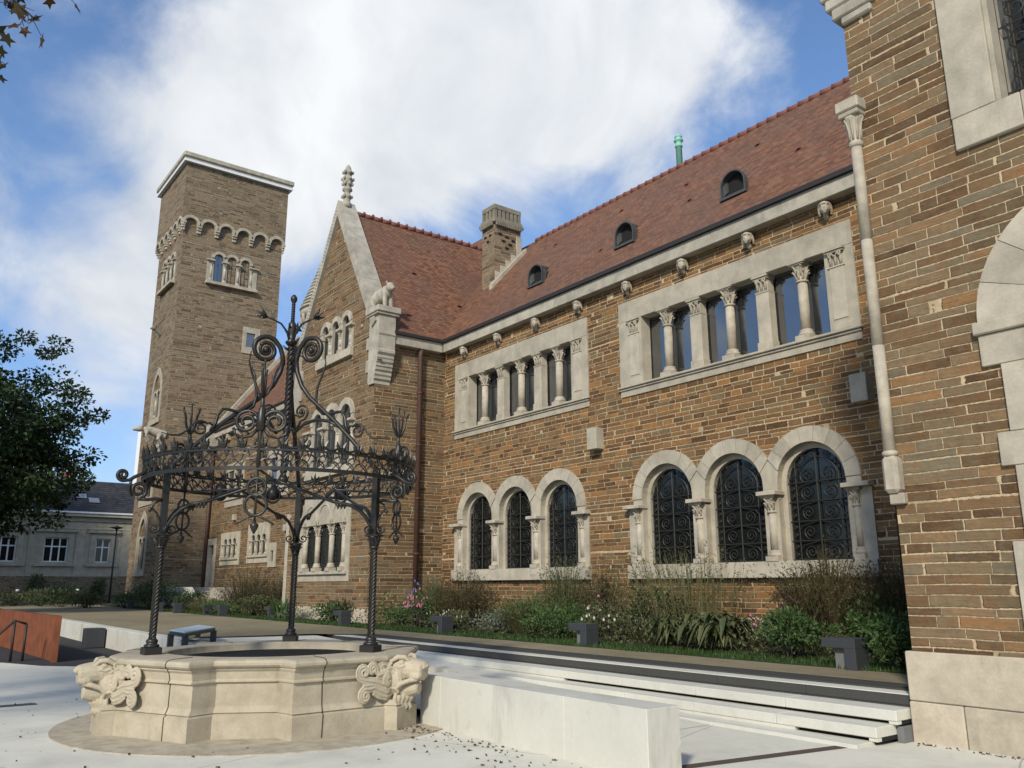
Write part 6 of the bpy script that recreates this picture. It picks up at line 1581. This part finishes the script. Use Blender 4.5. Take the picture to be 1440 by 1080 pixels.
for x, y, h, w_, m_, lab in ((-49.5, 9.3, .8, 3.0, 'lf_olive', 'olive ground shrub nearest the tower in the far left bed'), (-52.5, 8.6, .9, 3.4, 'lf_dark', 'dark ground shrub second from the tower in the far left bed'), (-55.5, 8.0, 1.0, 3.6, 'lf_olive', 'spreading olive shrub in the middle of the far left bed'),
        (-58.0, 7.0, .9, 3.6, 'lf_olive', 'olive shrub beside the left small bed light'), (-60.0, 5.8, 1.0, 4.0, 'lf_silver', 'greyish shrub above the corten panel'), (-62, 9.6, 1.4, 4.5, 'lf_dark', 'taller dark shrub against the garden wall'), (-63, 5.2, 1.2, 4.5, 'lf_silver', 'pale shrub at the far left edge')):
    bush(x, y, h, w_, 900, .16, m_, lab, 'ground_shrub', z=.45, d=w_ * .8, group='low shrubs in the far left bed')
for x, y, h, w_, lab in ((-71.3, 10.0, 2.6, 3.2, 'climbing shrub on the dark garden wall'), (-71.4, 14.2, 2.2, 3.0, 'shrub on the garden wall under the street lamp')):
    bush(x, y, h, w_, 1100, .2, 'lf_olive', lab, 'wall_shrub', z=.0, d=1.0, group='shrubs on the garden wall')
fountain(-56, 4.9, 2.3, 2.6, 90, 'lf_silver', 'silvery spiky yucca at the far left edge', 'yucca', bw=.11, z=.4, droop=.2, group='low shrubs in the far left bed')
# lawn blades, nobody could count them
mb = MB(); r = random.Random(4)
for i in range(17000):
    x = -5.0 - (r.random() ** 1.35) * 42; y = r.uniform(10.72 + .05 * math.sin(x * 3.1) + .08 * math.sin(x * 1.3), 11.75); h = r.uniform(.03, .085); a = r.uniform(0, 6.28); wd = .006 + .00035 * abs(x)
    dx, dy = wd * math.cos(a), wd * math.sin(a); lx, ly = r.uniform(-.03, .03), r.uniform(-.03, .03)
    mb.add([(x - dx, y - dy, TZ), (x + dx, y + dy, TZ), (x + lx, y + ly, TZ + h)], [(0, 1, 2)])
gr = stuff(mb.build('grass_blades', 'lf_grass', None, fix=False)); gr['label'] = 'short green grass strip along the gravel path'; gr['category'] = 'grass'
# low ground cover between the shrubs
mb = MB()
for i in range(15000):
    x = -5.2 - (r.random() ** 1.3) * 44; y = r.uniform(11.5, 14.2); p = Vector((x, y, TZ + .02 + r.random() ** 1.6 * .45)); leaf(mb, p, rdir(r) + Vector((0, 0, .6)), rdir(r), r.uniform(.05, .12), r.uniform(.03, .06))
gc = stuff(mb.build('ground_cover', 'lf_olive', None, fix=False)); gc['label'] = 'mixed low ground cover between the shrubs'; gc['category'] = 'ground cover'

# trees ---------------------------------------------------------------------------------
def tree(name, label, base, h, crown, nl, L, m_, seed, nlimb=9, trunk=.35, clump=60, cs=1.0, lm='bark', group=None, fill=.55, wr=.7):
    """crown = (cx,cy,cz,rx,ry,rz): limbs reach into it and leaf clumps sit around the twigs"""
    r = random.Random(seed); t = thing(name, label, 'tree', base, group); B = Vector(base); C_ = Vector(crown[:3]); rad = Vector(crown[3:])
    mb = MB(); fork = B.lerp(Vector((C_.x, C_.y, C_.z - rad.z * .75)), .95)
    mb.tube([tuple(B - Vector((0, 0, .2))), tuple(B.lerp(fork, .5) + Vector((.1, .05, 0))), tuple(fork)], [trunk * 1.25, trunk, trunk * .8], 9)
    lb = MB(); tips = []
    for i in range(nlimb):
        o = rdir(r); o.z = o.z * .9 + .1; tip = C_ + Vector((o.x * rad.x, o.y * rad.y, o.z * rad.z)) * r.uniform(.55, .85)
        m1 = fork.lerp(tip, .4) + Vector((r.uniform(-.4, .4), r.uniform(-.4, .4), .12 * rad.z)); P = [fork, m1, fork.lerp(tip, .75), tip]
        mb.tube([tuple(p) for p in P], [trunk * .5, trunk * .32, trunk * .18, .03], 6)
        for j in range(7):
            f_ = r.uniform(.35, 1); k = min(2, int(f_ * 3)); p = P[k].lerp(P[k + 1], f_ * 3 - k if f_ < 1 else 1); e = p + rdir(r) * rad.length * r.uniform(.12, .30)
            mb.tube([tuple(p), tuple(p.lerp(e, .5) + Vector((0, 0, .08))), tuple(e)], [.045, .03, .012], 4, smooth=False); tips.append(e); tips.append(p.lerp(e, .6))
    for i in range(clump):
        o = rdir(r); q = r.uniform(fill, 1.0); tips.append(C_ + Vector((o.x * rad.x, o.y * rad.y, o.z * rad.z)) * q)
    mb.build('trunk', lm, t)
    per = max(1, nl // len(tips))
    for e in tips:
        s = r.uniform(.45, 1.15) * cs
        for j in range(per):
            o = rdir(r); p = e + Vector((o.x * s, o.y * s, o.z * s * .62)) * r.random() ** .5
            leaf(lb, p, o + rdir(r) * .7 - Vector((0, 0, .2)), rdir(r) + Vector((0, 0, .8)), L * r.uniform(.6, 1.3), L * wr * r.uniform(.7, 1.2))
    lb.build('crown', m_, t, fix=False)
    return t
tree('broad_tree', 'large dark broadleaf tree on the left in front of the grey townhouse', (-43.0, -1.2, .0), 13, (-41.0, 2.2, 7.9, 4.6, 5.7, 4.8), 56000, .19, 'lf_dark', 3, nlimb=14, clump=260, cs=.85, fill=.45)
for i, (x, y, s, lab) in enumerate(((-64, -1.4, 23, 'tall tree shading the townhouse, nearer one'), (-70, -3, 23, 'tall tree shading the townhouse, farther one'), (-59, -6, 23, 'tall tree shading the townhouse, by the lane'), (-54, -9, 20, 'tall tree shading the lane in front of the townhouse'))):
    tree('shade_tree', lab, (x, y, 0), s, (x, y, s * .62, 5.0, 5.0, s * .36), 6000, .55, 'lf_dark', 40 + i, nlimb=8, clump=50, cs=1.5)
tree('distant_tree', 'pale green tree top showing above the slate roof', (-96, 15.5, 0), 14, (-96, 15.6, 10.5, 2.0, 1.6, 4.6), 2200, .45, 'lf_olive', 77, nlimb=6, clump=40, cs=.9)
# near tree on the left, outside the frame except for the twigs in the top corner
nt_ = tree('autumn_tree', 'near tree with browning leaves reaching into the top left corner', (-10.5, -7.5, 0), 13, (-9.5, -5.2, 9.2, 5.0, 4.2, 3.4), 5200, .22, 'lf_autumn', 91, nlimb=10, clump=60, cs=.9)
mb = MB(); lb = MB(); r = random.Random(12)
def star(p, d, n, s):
    d = d.normalized(); sd = d.cross(n); sd = sd.normalized() if sd.length > 1e-3 else d.orthogonal().normalized(); pts = []
    for k in range(10):
        a = 2 * PI * k / 10 + PI / 2; q = s * (1.0 if k % 2 == 0 else .48) * r.uniform(.85, 1.1); pts.append(tuple(p + sd * q * math.cos(a) + d * q * math.sin(a) + d * s * .6))
    lb.add(pts, [tuple(range(10))])
def spray(P, nl, rr_=.28):
    mb.tube([tuple(p) for p in P], [.022, .016, .011, .006][:len(P)] if len(P) == 4 else [.018 - .012 * i / (len(P) - 1) for i in range(len(P))], 5)
    for i in range(nl):
        f_ = r.uniform(.12, 1) * (len(P) - 1); k = min(len(P) - 2, int(f_)); p = P[k].lerp(P[k + 1], f_ - k); o = rdir(r) * rr_ * r.uniform(.3, 1); o.z -= rr_ * .4
        mb.tube([tuple(p), tuple(p + o)], [.005, .003], 4, smooth=False); star(p + o, o + rdir(r) * .3, rdir(r), r.uniform(.06, .105))

V = Vector
spray([V((-8.75, -.5, 7.7)), V((-8.6, -.14, 7.44)), V((-8.37, .23, 7.10)), V((-8.25, .39, 6.95)), V((-8.21, .52, 6.84))], 34, .20)
spray([V((-8.6, -.14, 7.44)), V((-8.19, .38, 7.22)), V((-8.1, .58, 7.16)), V((-8.03, .80, 7.07))], 13, .13)
spray([V((-8.75, -.4, 7.2)), V((-8.69, -.05, 6.98)), V((-8.55, .17, 6.78)), V((-8.47, .26, 6.66))], 20, .16)
spray([V((-8.75, -.3, 6.9)), V((-8.69, .0, 6.62)), V((-8.50, .22, 6.50)), V((-8.45, .30, 6.42))], 18, .15)
for i, (x, y, s_, lab) in enumerate(((-56, -25, 11, 'unseen round tree added for dark window reflections, nearest the lane'), (-67, -22, 11, 'unseen round tree added for dark window reflections, farthest along'), (-47, -25, 11, 'unseen round tree added for dark window reflections, opposite the pavilion'), (-61, -31, 12, 'unseen round tree added for dark window reflections, at the back'), (-74, -28, 12, 'unseen round tree added for dark window reflections, at the far corner'), (-40, -27, 11, 'unseen round tree added for dark window reflections, closest to the entrance'))):  # out-of-view trees added so the arched windows reflect something dark
    tree('reflection_tree', lab, (x, y, 0), s_ * .5, (x, y, s_ * .5, 5.5, 5.5, s_ * .5), 3500, .6, 'lf_dark', 140 + i, nlimb=7, clump=60, cs=1.6, fill=.3)
mb.build('twigs', 'bark', nt_); lb.build('leaves', 'lf_autumn', nt_, fix=False)
